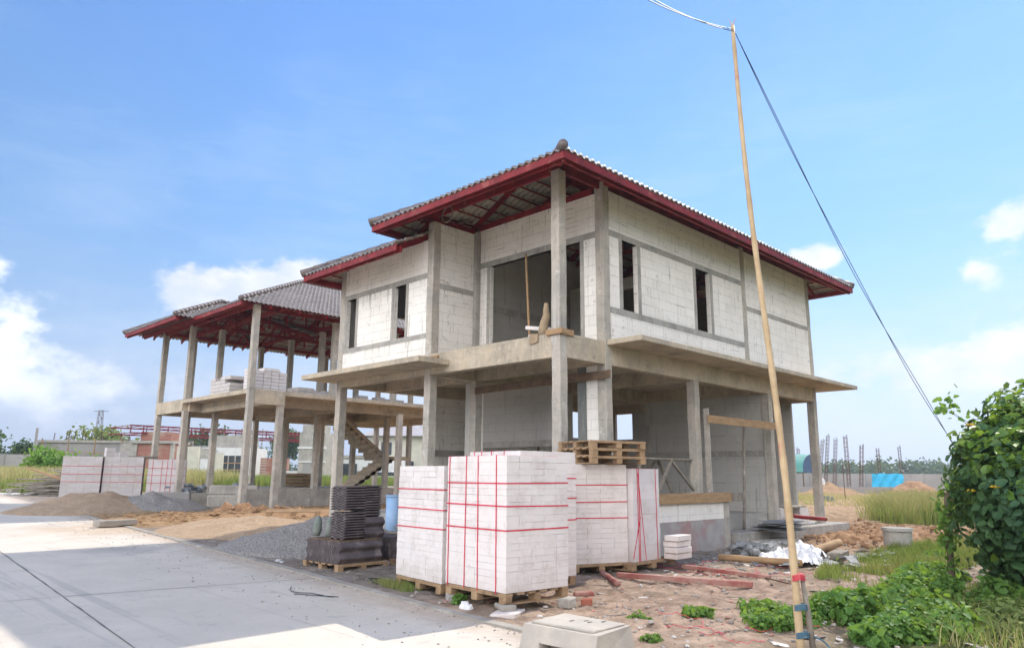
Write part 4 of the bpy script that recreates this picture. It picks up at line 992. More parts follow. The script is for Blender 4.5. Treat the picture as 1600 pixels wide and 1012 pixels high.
pole_thing('timber_prop', 'dark thin rod standing inside the ground floor front bay', 'prop', (13.0, 12.0, .7), (13.0, 12.0, 3.55), .03, .03, mWoodDark)
# trestle on the terrace
T = thing('work_trestle', 'grey trestle with slanting legs and a plank top behind the terrace wall', 'trestle', (13, 8.6, 1.0))
MB().box(12.1, 14.45, 8.42, 8.62, 1.885, 1.915).box(12.1, 14.4, 8.66, 8.86, 1.88, 1.91).build('plank_top', mWoodGrey, T)
for p, q_ in (((13.2, 8.45, 1.88), (12.45, 8.4, 1.0)), ((13.2, 8.45, 1.88), (14.35, 8.42, 1.0)), ((13.2, 8.85, 1.86), (12.3, 8.9, 1.0)), ((13.25, 8.8, 1.86), (13.9, 8.8, 1.0)), ((14.2, 8.6, 1.88), (14.55, 8.6, .9)), ((12.2, 8.5, 1.88), (12.25, 8.8, .9))):
    MB().bar(p, q_, .05, .05).build('leg', mWoodGrey, T)
mb = MB()
for k in range(26): a = 2*math.pi*k/25; mb.v += []
ring = [(9.45, 11.33+.17*math.cos(2*math.pi*k/24), 6.95+.17*math.sin(2*math.pi*k/24)) for k in range(25)]
tag(MB().tube(ring, .012, 6, cap=False).build('wire_hoop', mWoodGrey, smooth=True), 'thin round hoop hanging under the eave beside the balcony', 'hoop')
# things on the balcony edge
mb = MB(); mb.tube([(9.72, 8.86, 4.045), (9.72, 8.86, 4.10), (9.74, 8.83, 4.30), (9.77, 8.80, 4.44), (9.75, 8.80, 4.52), (9.74, 8.78, 4.66)], [.07, .085, .082, .07, .055, .04], 9)
tag(mb.build('cement_sack', mSack, smooth=True), 'upright brown sack leaning on the balcony corner column', 'sack')
tag(moved(MB().box(-.05, .05, -.28, .28, 0, .07), (9.95, 9.15, 4.22), .3, (.15, 0)).build('loose_block', mBlock, bevel=.005), 'white block resting beside the sack on the balcony', 'block')
tag(moved(MB().box(-.07, .07, -.1, .1, 0, .1), (9.92, 9.25, 4.045), .3).build('loose_block', mBlockGrey, bevel=.005), 'small grey block propping up the white one on the balcony', 'block')
tag(moved(MB().box(-.02, .02, -.22, .16, 0, .10), (9.545, 8.45, 4.0), 0).build('collar_board', mWood), 'short board nailed on the road side of the balcony corner column', 'board')
tag(moved(MB().box(-.12, .26, -.02, .02, 0, .10), (9.65, 8.285, 4.0), 0).build('collar_board', mWood), 'short board nailed on the right side of the balcony corner column', 'board')
tag(moved(MB().box(-.02, .02, -.32, .1, 0, .05), (9.545, 11.95, 3.93), 0).build('collar_board', mWood), 'short board nailed at the foot of the wing column left of the balcony', 'board')
tag(moved(MB().box(-.002, .002, -.1, .1, -.12, .06, .02), (9.55, 8.93, 4.02), 0).build('torn_paper', mSack), 'torn paper sack hanging over the balcony edge', 'paper')
# slates and steps, blocks, pipes by the side entrance
for k in range(14):
    pass
mb = MB()
for k in range(16): 
    e = MB().box(-.5, .5, -.2, .2, 0, .012); moved(e, (16.5+random.uniform(-.35, .35), 7.75+random.uniform(-.18, .18), .37+.013*k), random.uniform(-.3, .3), (random.uniform(-.03, .03), random.uniform(-.03, .03))); mb.add(e.v, e.f)
tag(mb.build('slate_pile', mSlateP), 'untidy pile of thin grey sheets on the side entrance step', 'sheet pile')
for k, (x, y, z, sx, sy, sz, rz) in enumerate(((18.9, 8.5, .35, .6, .22, .2, .1), (19.35, 8.4, .35, .25, .2, .42, .3), (19.75, 8.75, .35, .2, .25, .42, .1), (19.0, 8.85, .35, .6, .25, .42, 0), (19.35, 8.72, .775, 1.0, .45, .04, .15))):
    chunk(x, y, z, sx, sy, sz, rz, ('long low white block lying on the side pad', 'left upright white block under the flat sheet', 'right upright white block beside the corner column', 'raised white block at the back of the side pad', 'flat pale sheet lying over the white blocks')[k], mBlock if k < 4 else mKerb, 'loose_block' if k < 4 else 'flat_sheet', 'block' if k < 4 else 'sheet', bev=.006)
pole_thing('steel_pipe', 'dark red pipe poking out over the side pad', 'pipe', (18.0, 8.2, .62), (19.1, 7.75, .52), .05, .05, mRed)
pole_thing('steel_pipe', 'short faded round pole under the left bundle of the right group', 'pole', (9.3, 7.25, .10), (8.75, 6.55, .06), .045, .045, mRedDusty)
bar_thing('steel_channel', 'long rusty red steel channel lying on the dirt nearest the camera', 'steel channel', (9.35, 7.0, .09), (10.0, 5.15, .075), .10, .07, mRedDusty)
bar_thing('steel_channel', 'long dusty steel channel lying behind the rusty red one', 'steel channel', (11.1, 6.95, .08), (10.95, 5.35, .07), .08, .06, mRedDusty)
bar_thing('rod', 'thin rusty bar lying between the channels and the mast', 'rod', (11.3, 6.0, .06), (10.6, 4.9, .06), .02, .02, mRust)
pole_thing('timber_pole', 'thick pale pole lying behind the bamboo mast', 'pole', (12.3, 6.95, .14), (12.55, 5.55, .14), .06, .055, mWood)
pole_thing('timber_pole', 'short thick pale pole end beyond the plastic heap', 'pole', (13.9, 6.1, .15), (15.6, 6.1, .26), .085, .08, mWood)
chunk(14.6, 5.75, .06, .9, .25, .13, .2, 'weathered pale beam under the pole end by the plastic heap', mWoodGrey, 'timber_beam', 'beam')
bar_thing('rod', 'thin rust rod stuck out beside the mast base', 'rod', (8.3, 3.9, .1), (9.1, 3.5, .12), .012, .012, mRust)
# plastic sheet heap and rubble heap
V = []; F = []; res = 56
for j in range(res+1):
    for i in range(res+1):
        a, b = -1+2*i/res, -1+2*j/res; r = math.hypot(a, b); x = 13.35+a*.75+.15*fbm(a, b, 2); y = 6.05+b*.6
        f = max(0, 1-r**1.5); z = .04+.42*f*(.7+.5*fbm(x, y, 1.7, 3))+.14*abs(fbm(x, y, 5.5, 5))*min(1, f*5)
        V.append((x, y, z if r < 1 else .02))
for j in range(res):
    for i in range(res):
        a, b = -1+2*(i+.5)/res, -1+2*(j+.5)/res
        if math.hypot(a, b) < .9+.16*fbm(a, b, 3): k = j*(res+1)+i; F.append((k, k+1, k+res+2, k+res+1))
tag(npmesh('plastic_sheet', V, F, mPlasticW), 'crumpled white plastic sheeting heaped behind the bamboo mast', 'plastic sheet')
mb = MB()
for k in range(95): rock(mb, 14.0+max(-.6, min(.6, random.gauss(0, .33))), 7.0+max(-.4, min(.4, random.gauss(0, .22))), .05+.2*random.random(), random.uniform(.08, .16), .7)
tag(mb.build('rubble_heap', mSlateP), 'grey broken concrete rubble heaped left of the plastic sheeting', 'rubble')
mb = MB()
for k in range(46):
    e = MB().box(-.12, .12, -.08, .08, 0, .012, .01); moved(e, (14.6+random.gauss(0, .9), 5.2+random.gauss(0, .35), .08+.05*random.random()), random.random()*3, (random.uniform(-.3, .3), random.uniform(-.3, .3))); mb.add(e.v, e.f)
tag(mb.build('broken_sheets', mSlateP), kind='stuff')
# tangled red tape
for (cx0, cy0, lb, sc_) in ((10.9, 5.9, 'tangle of pink red strapping on the dirt by the steel channels', .55), (7.0, 4.0, 'loose pink red strapping on the dirt in the foreground', .26), (11.4, 6.6, 'thin pink red strapping trailing from the long pallet', .4)):
    mb = MB()
    for s in range(4):
        p = Vector((cx0+random.uniform(-.3, .3), cy0+random.uniform(-.3, .3), .06)); a = random.random()*6; L = []
        for k in range(16):
            a += random.uniform(-.7, .7); p = p+Vector((math.cos(a), math.sin(a), 0))*.11*sc_*2; L.append((p.x, p.y, ground_z(p.x, p.y)+.015+.03*random.random()))
        mb.tube(L, .0035, 4)
    tag(mb.build('strap_tangle', mRedTape), lb, 'strapping')
L = [(5.3+.0*k, 9.1-.0*k, gz(9)+.012) for k in range(1)]
wp = [(5.25, 9.35), (5.15, 9.2), (5.05, 9.0), (5.06, 8.85), (5.18, 8.72), (5.2, 8.5), (5.22, 8.35), (5.3, 8.28), (5.1, 8.6), (4.98, 8.8)]
tag(MB().tube([(x, y, gz(y)+.014) for x, y in wp], .005, 6).build('bent_wire', mCable), 'bent black wire lying on the shaded road slab', 'wire')
tag(MB().tube([(6.6, 9.2, .06), (6.35, 9.1, .1), (6.2, 8.95, .13), (6.15, 8.75, .1), (6.2, 8.6, .06)], .01, 6).build('bent_wire', mCable), 'curved black wire on the dirt behind the kerb', 'wire')
# concrete ring
RZ = ground_z(16.6, 5.3)+.02
cr = thing('concrete_ring', 'round concrete pipe ring standing in the grass before the clods', 'concrete ring', (16.6, 5.3, RZ))
nseg = 32; V = []; F = []
for k in range(nseg):
    a = 2*math.pi*k/nseg
    for r, z in ((.27, -.1), (.27, .34), (.22, .34), (.22, -.1)): V.append((16.6+r*math.cos(a), 5.3+r*math.sin(a), RZ+z))
for k in range(nseg):
    for m_ in range(3): F.append((k*4+m_, ((k+1) % nseg)*4+m_, ((k+1) % nseg)*4+m_+1, k*4+m_+1))
e = MB(); e.v = V; e.f = F; e.build('ring_wall', mConcGrey, cr)
e = MB().tube([(16.6, 5.3, RZ+.30), (16.6, 5.3, RZ+.36)], [.30, .29], 28); e.build('ring_lid', mConcGrey, cr)
# frame house yard: precast pieces, sacks, foil bags
for k, (x, y, z, sx, sy, sz, rz, lb, mt) in enumerate(((12.2, 26.3, .36, 1.7, .6, .42, -.5, 'lower grey trough shaped precast piece before the frame house floor', mConcGrey), (12.25, 26.35, .79, 1.65, .5, .34, -.52, 'upper grey precast piece lying on the lower one', mConcGrey), (14.1, 25.8, .36, 1.6, .5, .35, -.3, 'grey slab block leaning right of the precast pieces', mConcGrey), (10.6, 27.7, .38, 1.2, .25, .5, -.6, 'dark low concrete beam left of the corner columns', mWallFar))):
    chunk(x, y, z, sx, sy, sz, rz, lb, mt, 'precast_piece', 'precast piece', tilt=(0, .08) if k == 2 else None, bev=.04)
for k in range(8):
    mb = MB(); x, y = 16.3+.5*(k % 2)+random.uniform(-.05, .05), 30.6+random.uniform(-.05, .05); z = 1.01+.14*(k//2)
    c = MB().box(-.42, .42, -.25, .25, 0, .13, .02); moved(c, (x-.25, y-1.6, z), random.uniform(-.6, -.3))
    o = tag(c.build('cement_sack', mSack, bevel=.05), 'dusty cement sack, %s %s one of the sack stack on the frame house floor' % (('bottom', 'second lowest', 'second highest', 'top')[k//2], ('left', 'right')[k % 2]), 'sack', 'cement sacks on the frame house floor')
mb = MB()
for k in range(30): rock(mb, 12.3+random.gauss(0, .7), 28.7+random.gauss(0, .3), .85+.22*random.random(), random.uniform(.1, .22), .6)
tag(mb.build('foil_bags', simple('foil_bag', (.40, .44, .48), (.10, .12, .13), 7, .35, .6, 9, metal=.3)), 'heap of crumpled grey foil bags on the frame house floor', 'bag heap')
# bamboo pile far left
bp = thing('bamboo_pile', 'fanned out pile of old bamboo and timber on the verge left of the bundles', 'timber pile', (9.4, 37.0, .5))
mb = MB()
for k in range(110):
    x, y = 9.9+random.uniform(-.5, .8), 35.6+random.uniform(-.5, 1.0); a = R_(random.uniform(95, 150)); L_ = random.uniform(1.6, 3.6); z = .55+random.random()*.95
    mb.tube([(x, y, z), (x+L_*math.cos(a)*.8, y+L_*math.sin(a), max(.58, z+random.uniform(-.5, .25)))], [.035, .025], 5)
mb.build('poles', mWoodGrey, bp)
for k in range(5):
    x, y = 9.4+.3*k, 35.4; MB().bar((x-1.5, y+1.5, 1.75-.1*k), (x+.9, y-.3, .7), .08, .05).build('leaning_pole', mWood, bp)
mb = MB()
for k in range(14): rock(mb, 7.8+random.gauss(0, .4), 38.3+random.gauss(0, .7), .6, random.uniform(.08, .2), .4)
tag(mb.build('plastic_litter', mPlasticW), 'flattened pale plastic and rags beside the bamboo pile', 'litter')

# ------------------------------------------------------------------ foliage
rng = np.random.default_rng(5)
def leaves(P, S, N=None, up=.0, spread=1.):
    """kite shaped folded leaves (two faces each, sharing the midrib) at points P, sizes S, facing N loosely"""
    n = len(P); d = rng.normal(size=(n, 3))*spread
    if N is not None: d = d+N*1.6
    d[:, 2] += up; d /= np.linalg.norm(d, axis=1)[:, None]+1e-9
    t = rng.normal(size=(n, 3)); t -= d*(t*d).sum(1)[:, None]; t /= np.linalg.norm(t, axis=1)[:, None]+1e-9
    b = np.cross(d, t); S = np.asarray(S)[:, None]
    base = P; tip = P+t*S+d*(-.12*S); l = P+t*S*.42+b*S*.40+d*S*.13; r = P+t*S*.42-b*S*.40+d*S*.13
    l2 = P+t*S*.80+b*S*.24+d*S*.05; r2 = P+t*S*.80-b*S*.24+d*S*.05; l = l-t*S*.16; r = r-t*S*.16
    V = np.stack([base, l, l2, tip, r2, r], 1).reshape(-1, 3); k = np.arange(n)*6
    F = np.concatenate([np.stack([k, k+3, k+2, k+1], -1), np.stack([k, k+5, k+4, k+3], -1)])
    return V, F
def blob_pts(n, cen, rad, shell=.35, lump=.22, seed=0.):
    u = rng.normal(size=(n, 3)); u /= np.linalg.norm(u, axis=1)[:, None]
    r = 1-shell*rng.random(n)**1.5
    lu = np.array([noise.noise(Vector((a[0]*2.2+seed, a[1]*2.2, a[2]*2.2+seed))) for a in u])
    lu2 = np.array([noise.noise(Vector((a[0]*5+seed, a[1]*5, a[2]*5))) for a in u])
    r = r*(1+lump*1.6*lu+lump*.8*lu2)
    return np.array(cen)+u*r[:, None]*np.array(rad), u
def tree(name, label, cat, x, y, z0, h, w, mat, n=1400, leaf=.3, trunk=.16, group=None, crown_lo=.25, seedv=0.):
    t = thing(name, label, cat, (x, y, z0), 0, group)
    mb = MB(); top = h*.75
    mb.tube([(0, 0, 0), (.03*h, 0, top*.5), (0, .02*h, top)], [trunk, trunk*.75, trunk*.3], 7)
    for k in range(6):
        a = random.random()*6.28; zz = h*random.uniform(crown_lo, .6); mb.tube([(0, 0, zz), (w*.3*math.cos(a), w*.3*math.sin(a), zz+h*.14), (w*.42*math.cos(a), w*.42*math.sin(a), zz+h*.25)], [trunk*.4, trunk*.25, trunk*.1], 5)
    mb.build('trunk', mBark, t, world=False)
    Ps = []; Ns = []
    K = 9
    for k in range(K):
        a = random.random()*6.28; rr = w*.5*random.uniform(.1, .68); zc = h*random.uniform(crown_lo+.15, .84); sc = random.uniform(.20, .34)*w*(1.1-.5*max(0, zc/h-.5))
        p, nn = blob_pts(n//K, (rr*math.cos(a), rr*math.sin(a), zc), (sc, sc, sc*.8), .7, .25, k+x)
        Ps.append(p); Ns.append(nn)
    P = np.concatenate(Ps); N = np.concatenate(Ns); k = P[:, 2] > h*.08; P, N = P[k], N[k]
    V, F = leaves(P, leaf*rng.uniform(.6, 1.3, len(P)), N, .3)
    npmesh('crown', V, F, mat, t); return t
def grass(name, n, fn, h0, h1, mat, w=.012, lean=.35, thin_dist=True):
    """blades of grass; fn gives (x,y) points"""
    P = fn(n); n = len(P); h = rng.uniform(h0, h1, n); a = rng.uniform(0, 6.28, n); ln = rng.uniform(0, lean, n)*h
    dirx, diry = np.cos(a), np.sin(a); b = rng.uniform(0, 6.28, n); wx, wy = np.cos(b)*w, np.sin(b)*w
    z = np.array([ground_z(p[0], p[1]) for p in P])-.02
    x, y = P[:, 0], P[:, 1]
    v = np.stack([np.stack([x-wx, y-wy, z], -1), np.stack([x+wx, y+wy, z], -1), np.stack([x+wx*.7+dirx*ln*.4, y+wy*.7+diry*ln*.4, z+h*.6], -1), np.stack([x-wx*.7+dirx*ln*.4, y-wy*.7+diry*ln*.4, z+h*.6], -1), np.stack([x+dirx*ln, y+diry*ln, z+h], -1), np.stack([x+dirx*ln+wx*.1, y+diry*ln+wy*.1, z+h*.99], -1)], 1).reshape(-1, 3)
    k = np.arange(n)*6
    F = np.concatenate([np.stack([k, k+1, k+2, k+3], -1), np.stack([k+3, k+2, k+5, k+4], -1)])
    return tag(npmesh(name, v, F, mat), kind='stuff')
def patch(cx, cy, rx, ry, thr=0., s=1.):
    def f(n):
        out = []
        while len(out) < n:
            a, r = rng.uniform(0, 6.28), math.sqrt(rng.random()); x, y = cx+rx*r*math.cos(a), cy+ry*r*math.sin(a)
            if x > edge(y)+.3 and fbm(x, y, s) > thr+rng.normal()*.12: out.append((x, y))
        return np.array(out)
    return f
def limited(f): return lambda n: (lambda P: P[P[:, 1] < .335*P[:, 0]+rng.normal(0, .35, len(P))])(f(n))
grass('tall_dry_grass', 16000, limited(patch(33, 8.8, 6.5, 3.2, -.35, .45)), .35, 1.05, mGrassD, .013, .7)
grass('tall_green_grass', 9000, limited(patch(31, 8.4, 5.5, 2.6, -.1, .7)), .25, .85, mGrassG, .012, .7)
grass('sparse_dry_grass', 2500, patch(44, 17, 9, 4, .05, .5), .15, .5, mGrassD, .015, .7)
grass('yard_grass', 9000, patch(14.6, 4.6, 3.2, .9, -.15, .9), .05, .20, mGrassG, .006)
grass('yard_grass', 6000, patch(16.6, 4.2, 3.4, .7, -.2, .9), .06, .30, mGrassG, .007, .8)
grass('yard_grass', 2500, patch(10.5, 3.4, 2.6, .8, .0, 1.1), .04, .16, mGrassG, .005)
grass('verge_grass', 16000, patch(14, 52, 9, 12, -.6, .3), .4, 1.15, mGrassD, .03)
grass('verge_grass', 5000, patch(11.0, 42, 3.2, 5, -.3, .3), .2, .7, mGrassG, .02)
grass('field_grass', 15000, patch(27, 44, 10, 7, -.8, .3), .35, .8, mGrassG, .03)
grass('field_grass', 9000, patch(36, 38, 9, 5.5, -.8, .3), .3, .7, mGrassG, .03)
grass('kerb_weeds', 900, patch(6.25, 8.4, .25, .5, -.4, 2.), .03, .12, mGrassG, .005)
grass('bush_foot_grass', 1300, patch(10.2, 2.1, 2.4, .8, -.3, 1.), .05, .26, mGrassD, .005, 1.1)
grass('bush_foot_weeds', 1500, patch(10.2, 2.1, 2.4, .8, -.3, 1.), .05, .30, mGrassG, .006, 1.1)
# creeping plants in the foreground
def creeper(x, y, rx, ry, h, n, leaf, label, mat=mPlant, lumps=7):
    t = thing('creeper', label, 'plant', (x, y, 0), 0, 'creeping plants in the foreground'); n = int(n*1.25)
    Ps = []; Ns = []; st = MB()
    for k in range(lumps):
        a = random.random()*6.28; r = math.sqrt(random.random())*.72; cx, cy = rx*r*math.cos(a), ry*r*math.sin(a); s = random.uniform(.3, .5); hh = h*(1-.55*r)*random.uniform(.7, 1.1)
        p, nn = blob_pts(n//lumps, (cx, cy, hh*.45), (rx*s, ry*s, hh*.55), .6, .3, k+x*3); Ps.append(p); Ns.append(nn)
        for q in range(4):
            b = random.random()*6.28; st.tube([(cx, cy, -.02), (cx+rx*s*.4*math.cos(b), cy+ry*s*.4*math.sin(b), hh*.5), (cx+rx*s*.8*math.cos(b), cy+ry*s*.8*math.sin(b), hh*.8)], [.008, .006, .003], 4)
    P = np.concatenate(Ps); N = np.concatenate(Ns); k = P[:, 2] > .01; P, N = P[k], N[k]
    V, F = leaves(P, leaf*(.35+1.05*rng.random(len(P))**1.3), N, 1.2)
    npmesh('foliage', V, F, mat, t); st.build('stems', mBark, t, world=False); return t
creeper(8.75, 3.05, .95, .62, .62, 6500, .085, 'largest leafy green creeper mound right of the bamboo mast')
creeper(9.9, 2.85, .6, .45, .66, 3200, .085, 'leafy green creeper at the foot of the thin dead post')
creeper(7.95, 2.75, .55, .5, .30, 2600, .075, 'low leafy creeper spreading right of the mast base at the frame bottom')
creeper(7.75, 3.62, .45, .36, .26, 1600, .065, 'small creeper patch just left of the bamboo mast')
creeper(8.5, 4.25, .55, .3, .16, 900, .06, 'thin straggling creeper behind the small patch left of the mast')
creeper(7.62, 4.62, .24, .22, .17, 450, .055, 'isolated small weed on the bare dirt left of the mast')
creeper(7.0, 4.95, .16, .14, .11, 200, .045, 'tiny weed tuft on the dirt right of the drain box')
creeper(6.2, 4.25, .14, .14, .10, 200, .04, 'weed tuft hugging the right foot of the drain box')
creeper(6.1, 6.95, .14, .12, .22, 260, .05, 'small green weed growing out from under the front pallet', lumps=3)
creeper(15.6, 4.5, 1.3, .45, .22, 2200, .08, 'low green weeds in front of the concrete ring')
creeper(12.6, 3.7, 1.2, .5, .35, 2600, .08, 'low bright weeds behind the dead post')
creeper(9.4, 2.1, 1.1, .5, .30, 3600, .06, 'dry tangled creeper under the vine covered bush', mGrassG)
creeper(10.6, 2.3, .8, .45, .42, 2600, .08, 'green creeper between the dead post and the foot of the vine bush')
creeper(8.5, 2.3, .8, .4, .34, 2600, .075, 'leafy creeper at the lower right corner of the view')
# vine covered bush
VB = thing('vine_bush', 'tall dark bush smothered in broad vine leaves at the right edge', 'bush', (12.12, 1.72, 0)); VB.scale = (1.08, 1.08, 1.07)
Ps = []; Ns = []; Y = []; YN = []
for c, r_, n in (((0, -.05, 1.55), (1.05, 1.0, 1.15), 6800), ((-.75, .05, 1.15), (.95, .95, .95), 7000), ((-.2, .55, 1.5), (.85, .62, .75), 3500), ((.8, -.5, 1.7), (1.2, 1.1, 1.2), 3200), ((-.9, -.75, .85), (.8, .9, .85), 2600), ((-.5, .2, .45), (.7, .75, .5), 900), ((.25, .35, .75), (.75, .8, .8), 1500)):
    p, nn = blob_pts(n, c, r_, .30, .16, c[0]); Ps.append(p); Ns.append(nn)
P = np.concatenate(Ps); N = np.concatenate(Ns)
hole = np.array([noise.noise(Vector((p[0]*2.6, p[1]*2.6, p[2]*2.6+9))) for p in P]); keep_ = hole > -.24-.1*(P[:, 2] > 1.2); P, N = P[keep_], N[keep_]
topm = (N[:, 2] > .45) & (rng.random(len(P)) < .5)|(rng.random(len(P)) < .03)  # mostly upward-facing leaves, coloured as if sunlit
kk = P[:, 2] > .12; 
a_ = kk & ~topm; b_ = kk & topm
V, F = leaves(P[a_], .05+.10*rng.random(a_.sum())**1.5, N[a_], .25, .9); npmesh('vine_leaves', V, F, mVine, VB)
V, F = leaves(P[b_], rng.uniform(.07, .15, b_.sum()), N[b_], .8, .8); npmesh('sunlit_top_leaves', V, F, mVineY, VB)
mb = MB()
for k in range(26):
    a = random.random()*6.28; r = random.uniform(.1, .7); x, y = -.3+r*math.cos(a), r*.8*math.sin(a)
    mb.tube([(x, y, -.05), (x*1.1+random.uniform(-.1, .1), y*1.1, .8), (x*1.3, y*1.3, 1.7+random.random()*.5)], [.03, .02, .01], 5)
for k in range(2):
    mb.tube([(-.9, .6, 1.9), (-1.0-.03*k, .75+.03*k, 2.12), (-1.1-.03*k, .9+.03*k, 2.26+.03*k)], [.006, .004, .002], 4)
mb.build('stems', mBark, VB, world=False)
p = np.array([(-1.12+rng.normal()*.10, .92+rng.normal()*.08, 2.30+rng.normal()*.09) for k in range(40)]); V, F = leaves(p, rng.uniform(.05, .1, 40)); npmesh('twig_leaves', V, F, mPlant, VB)
mb = MB()
for (x, y, z) in ((-1.5, .45, 1.35), (-1.55, -.1, 1.4), (-1.2, .75, 1.3), (-.7, .8, 2.1), (-1.45, .2, 1.25)):
    for k in range(5): a = k*1.256; mb.tube([(x, y, z), (x+.03*math.cos(a), y+.03*math.sin(a), z+.012), (x+.055*math.cos(a), y+.055*math.sin(a), z+.004)], [.008, .016, .004], 5)
mb.build('flowers', mYellow, VB, world=False)
pole_thing('dead_post', 'thin dead post with climbing leaves left of the vine bush', 'post', (11.2, 2.98, -.1), (11.25, 2.92, 1.36), .045, .035, mBark)
P, N = blob_pts(260, (11.22, 2.95, .9), (.16, .14, .6), .8, .3); V, F = leaves(P, rng.uniform(.05, .09, 260), N)
tag(npmesh('climbing_leaves', V, F, mPlant), 'sparse leaves climbing the thin dead post', 'plant')

# ------------------------------------------------------------------ far right: boundary wall, tarp, tent, rebar
def wall_line(label, a, b, h, mat, th=.15, post=2.6, zb=-.3):
    a, b = Vector(a), Vector(b); d = b-a; L = d.length; t = thing('boundary_wall', label, 'wall', (a.x, a.y, 0))
    MB().bar((a.x, a.y, zb+h/2-zb/2), (b.x, b.y, zb+h/2-zb/2), th, h-zb).build('wall_panel', mat, t)
    n = int(L/post)
    for i in range(min(n+1, 90)):
        p = a+d*i/n; MB().bar((p.x, p.y, zb), (p.x, p.y, h+.04), .24, .24).build('pier', mat, t)
    return t
wall_line('long grey concrete boundary wall across the far right, in front of the woods', (90, 4), (72, 42), 1.95, mWallFar)
TT = thing('canvas_tent', 'green and blue arched canvas tent beside the corner column', 'tent', (60, 26.5, 0))
V = []; F = []; c = Vector((60.4, 26.1, 0)); ax = Vector((.98, .2, 0)); bx = Vector((-.2, .98, 0))
for i in range(9):
    for j in range(13):
        t = math.pi*j/12; p = c+bx*(i/8*6)+ax*(3.4-3.4*math.cos(t)); V.append((p.x, p.y, 1.95+1.55*math.sin(t)+.04*math.sin(i*1.9+j)))
for i in range(8):
    for j in range(12): k = i*13+j; F.append((k, k+1, k+14, k+13))
npmesh('canvas_roof', np.array(V)-np.array((60, 26.5, 0)), F, mTent1, TT, True)
mb = MB(); cc = c+ax*3.4; mb.v = [(cc.x, cc.y, 1.95)]+V[:13]; mb.f = [(0, j+2, j+1) for j in range(12)]; mb.build('end_panel', mTent2, TT)
for i in (0, 8):
    for s in (0, 6.8):
        p = c+bx*(i/8*6)+ax*s; MB().tube([(p.x, p.y, -.1), (p.x, p.y, 1.95)], .05, 6).build('tent_leg', mRust, TT)
V = []; F = []
a, b = Vector((75.0, 25.4, 0)), Vector((77.6, 23.2, 0))
a, b = Vector((76.5, 26.2, 0)), Vector((78.6, 24.0, 0))
for i in range(15):
    for j in range(9):
        p = a.lerp(b, i/14); s = .25*math.sin(i*1.3+j)+.15*random.random(); V.append((p.x-s*.3-.3, p.y-s*.3, 1.95-.03*math.sin(i)-j*(.26-.006*i)))
for i in range(14):
    for j in range(8): k = i*9+j; F.append((k, k+1, k+10, k+9))
tag(npmesh('blue_tarp', V, F, mTarp, smooth=True), 'bright blue tarpaulin hung on the far boundary wall', 'tarp')
def rebar_cage(x, y, h, lean, label, s=.22, group='rebar column cages far right'):
    t = thing('rebar_cage', label, 'rebar', (x, y, 0), 0, group); mb = MB(); lx, ly = lean
    for dx, dy in ((0, 0), (s, 0), (s, s), (0, s)): mb.bar((dx, dy, 0), (dx+lx, dy+ly, h*random.uniform(.94, 1)), .035, .035)
    mb.build('bars', mRust, t, world=False); e = MB(); n = int(h/.35)
    for k in range(1, n):
        f = k/n; z = h*f; q = [(lx*f+a*s, ly*f+b*s, z) for a, b in ((0, 0), (1, 0), (1, 1), (0, 1))]
        for m_ in range(4): e.bar(q[m_], q[(m_+1) % 4], .025, .025)
    e.build('ties', mRust, t, world=False)
for i, (x, y, h, ln, lb) in enumerate(((71.5, 29.5, 5.3, (.6, -.6), 'left rebar cage of the leaning trio by the corner column'), (71.9, 29.0, 5.8, (.5, -.5), 'middle rebar cage of the leaning trio by the corner column'), (72.3, 28.3, 5.4, (.4, -.4), 'right rebar cage of the leaning trio by the corner column'),
    (62.5, 23.2, 5.1, (0, 0), 'thickest dark rebar cage standing before the boundary wall'), (63.2, 22.6, 4.3, (.3, -.3), 'rebar cage leaning just right of the thickest dark one'), (80, 26.6, 4.6, (0, 0), 'short faint rebar cage left of the blue tarp'), (88, 27, 5.2, (0, 0), 'distant faint rebar cage above the blue tarp'),
    (66, 30.3, 5.9, (0, 0), 'rebar cage rising behind the green tent roof'), (78, 34.0, 4.8, (0, 0), 'thin far rebar cage behind the tent between the mast and the column'))): rebar_cage(x, y, h, ln, lb)
for k, (x, y, h, lb) in enumerate(((41.5, 16.9, 1.6, 'thin stake with a white bag on its tip by the corner column'), (42, 15.9, 2.6, 'tall thin steel rod standing in the tall grass edge'))):
    t = thing('stake', lb, 'stake', (x, y, 0)); MB().bar((x, y, 0), (x, y, h), .035, .035).build('rod', mRust, t)
    if k == 0:
        e = MB(); rock(e, x, y, 1.25, .22, 1.6); e.build('plastic_bag', mPlasticW, t)
e = MB(); rock(e, 43.0, 17.2, .15, .42, 1.0); tag(e.build('sack', mSackGreen), 'pale sack slumped on the soil behind the corner column', 'sack')
e = MB().bar((36, 21.5, .3), (36.4, 21.2, 1.0), .5, .2); tag(e.build('blue_bag', mBlue), 'blue plastic bag on the soil between mast and corner column', 'bag')
tag(MB().box(40, 52, 17, 21.5, -.05, .12).build('concrete_pad', mRoad), 'pale concrete pad on the ground behind the corner column', 'concrete pad')
tag(MB().bar((50, 30, .55), (66, 20, .55), .3, .55).build('footing_beam', mWallFar), 'long low footing beam before the boundary wall', 'beam')
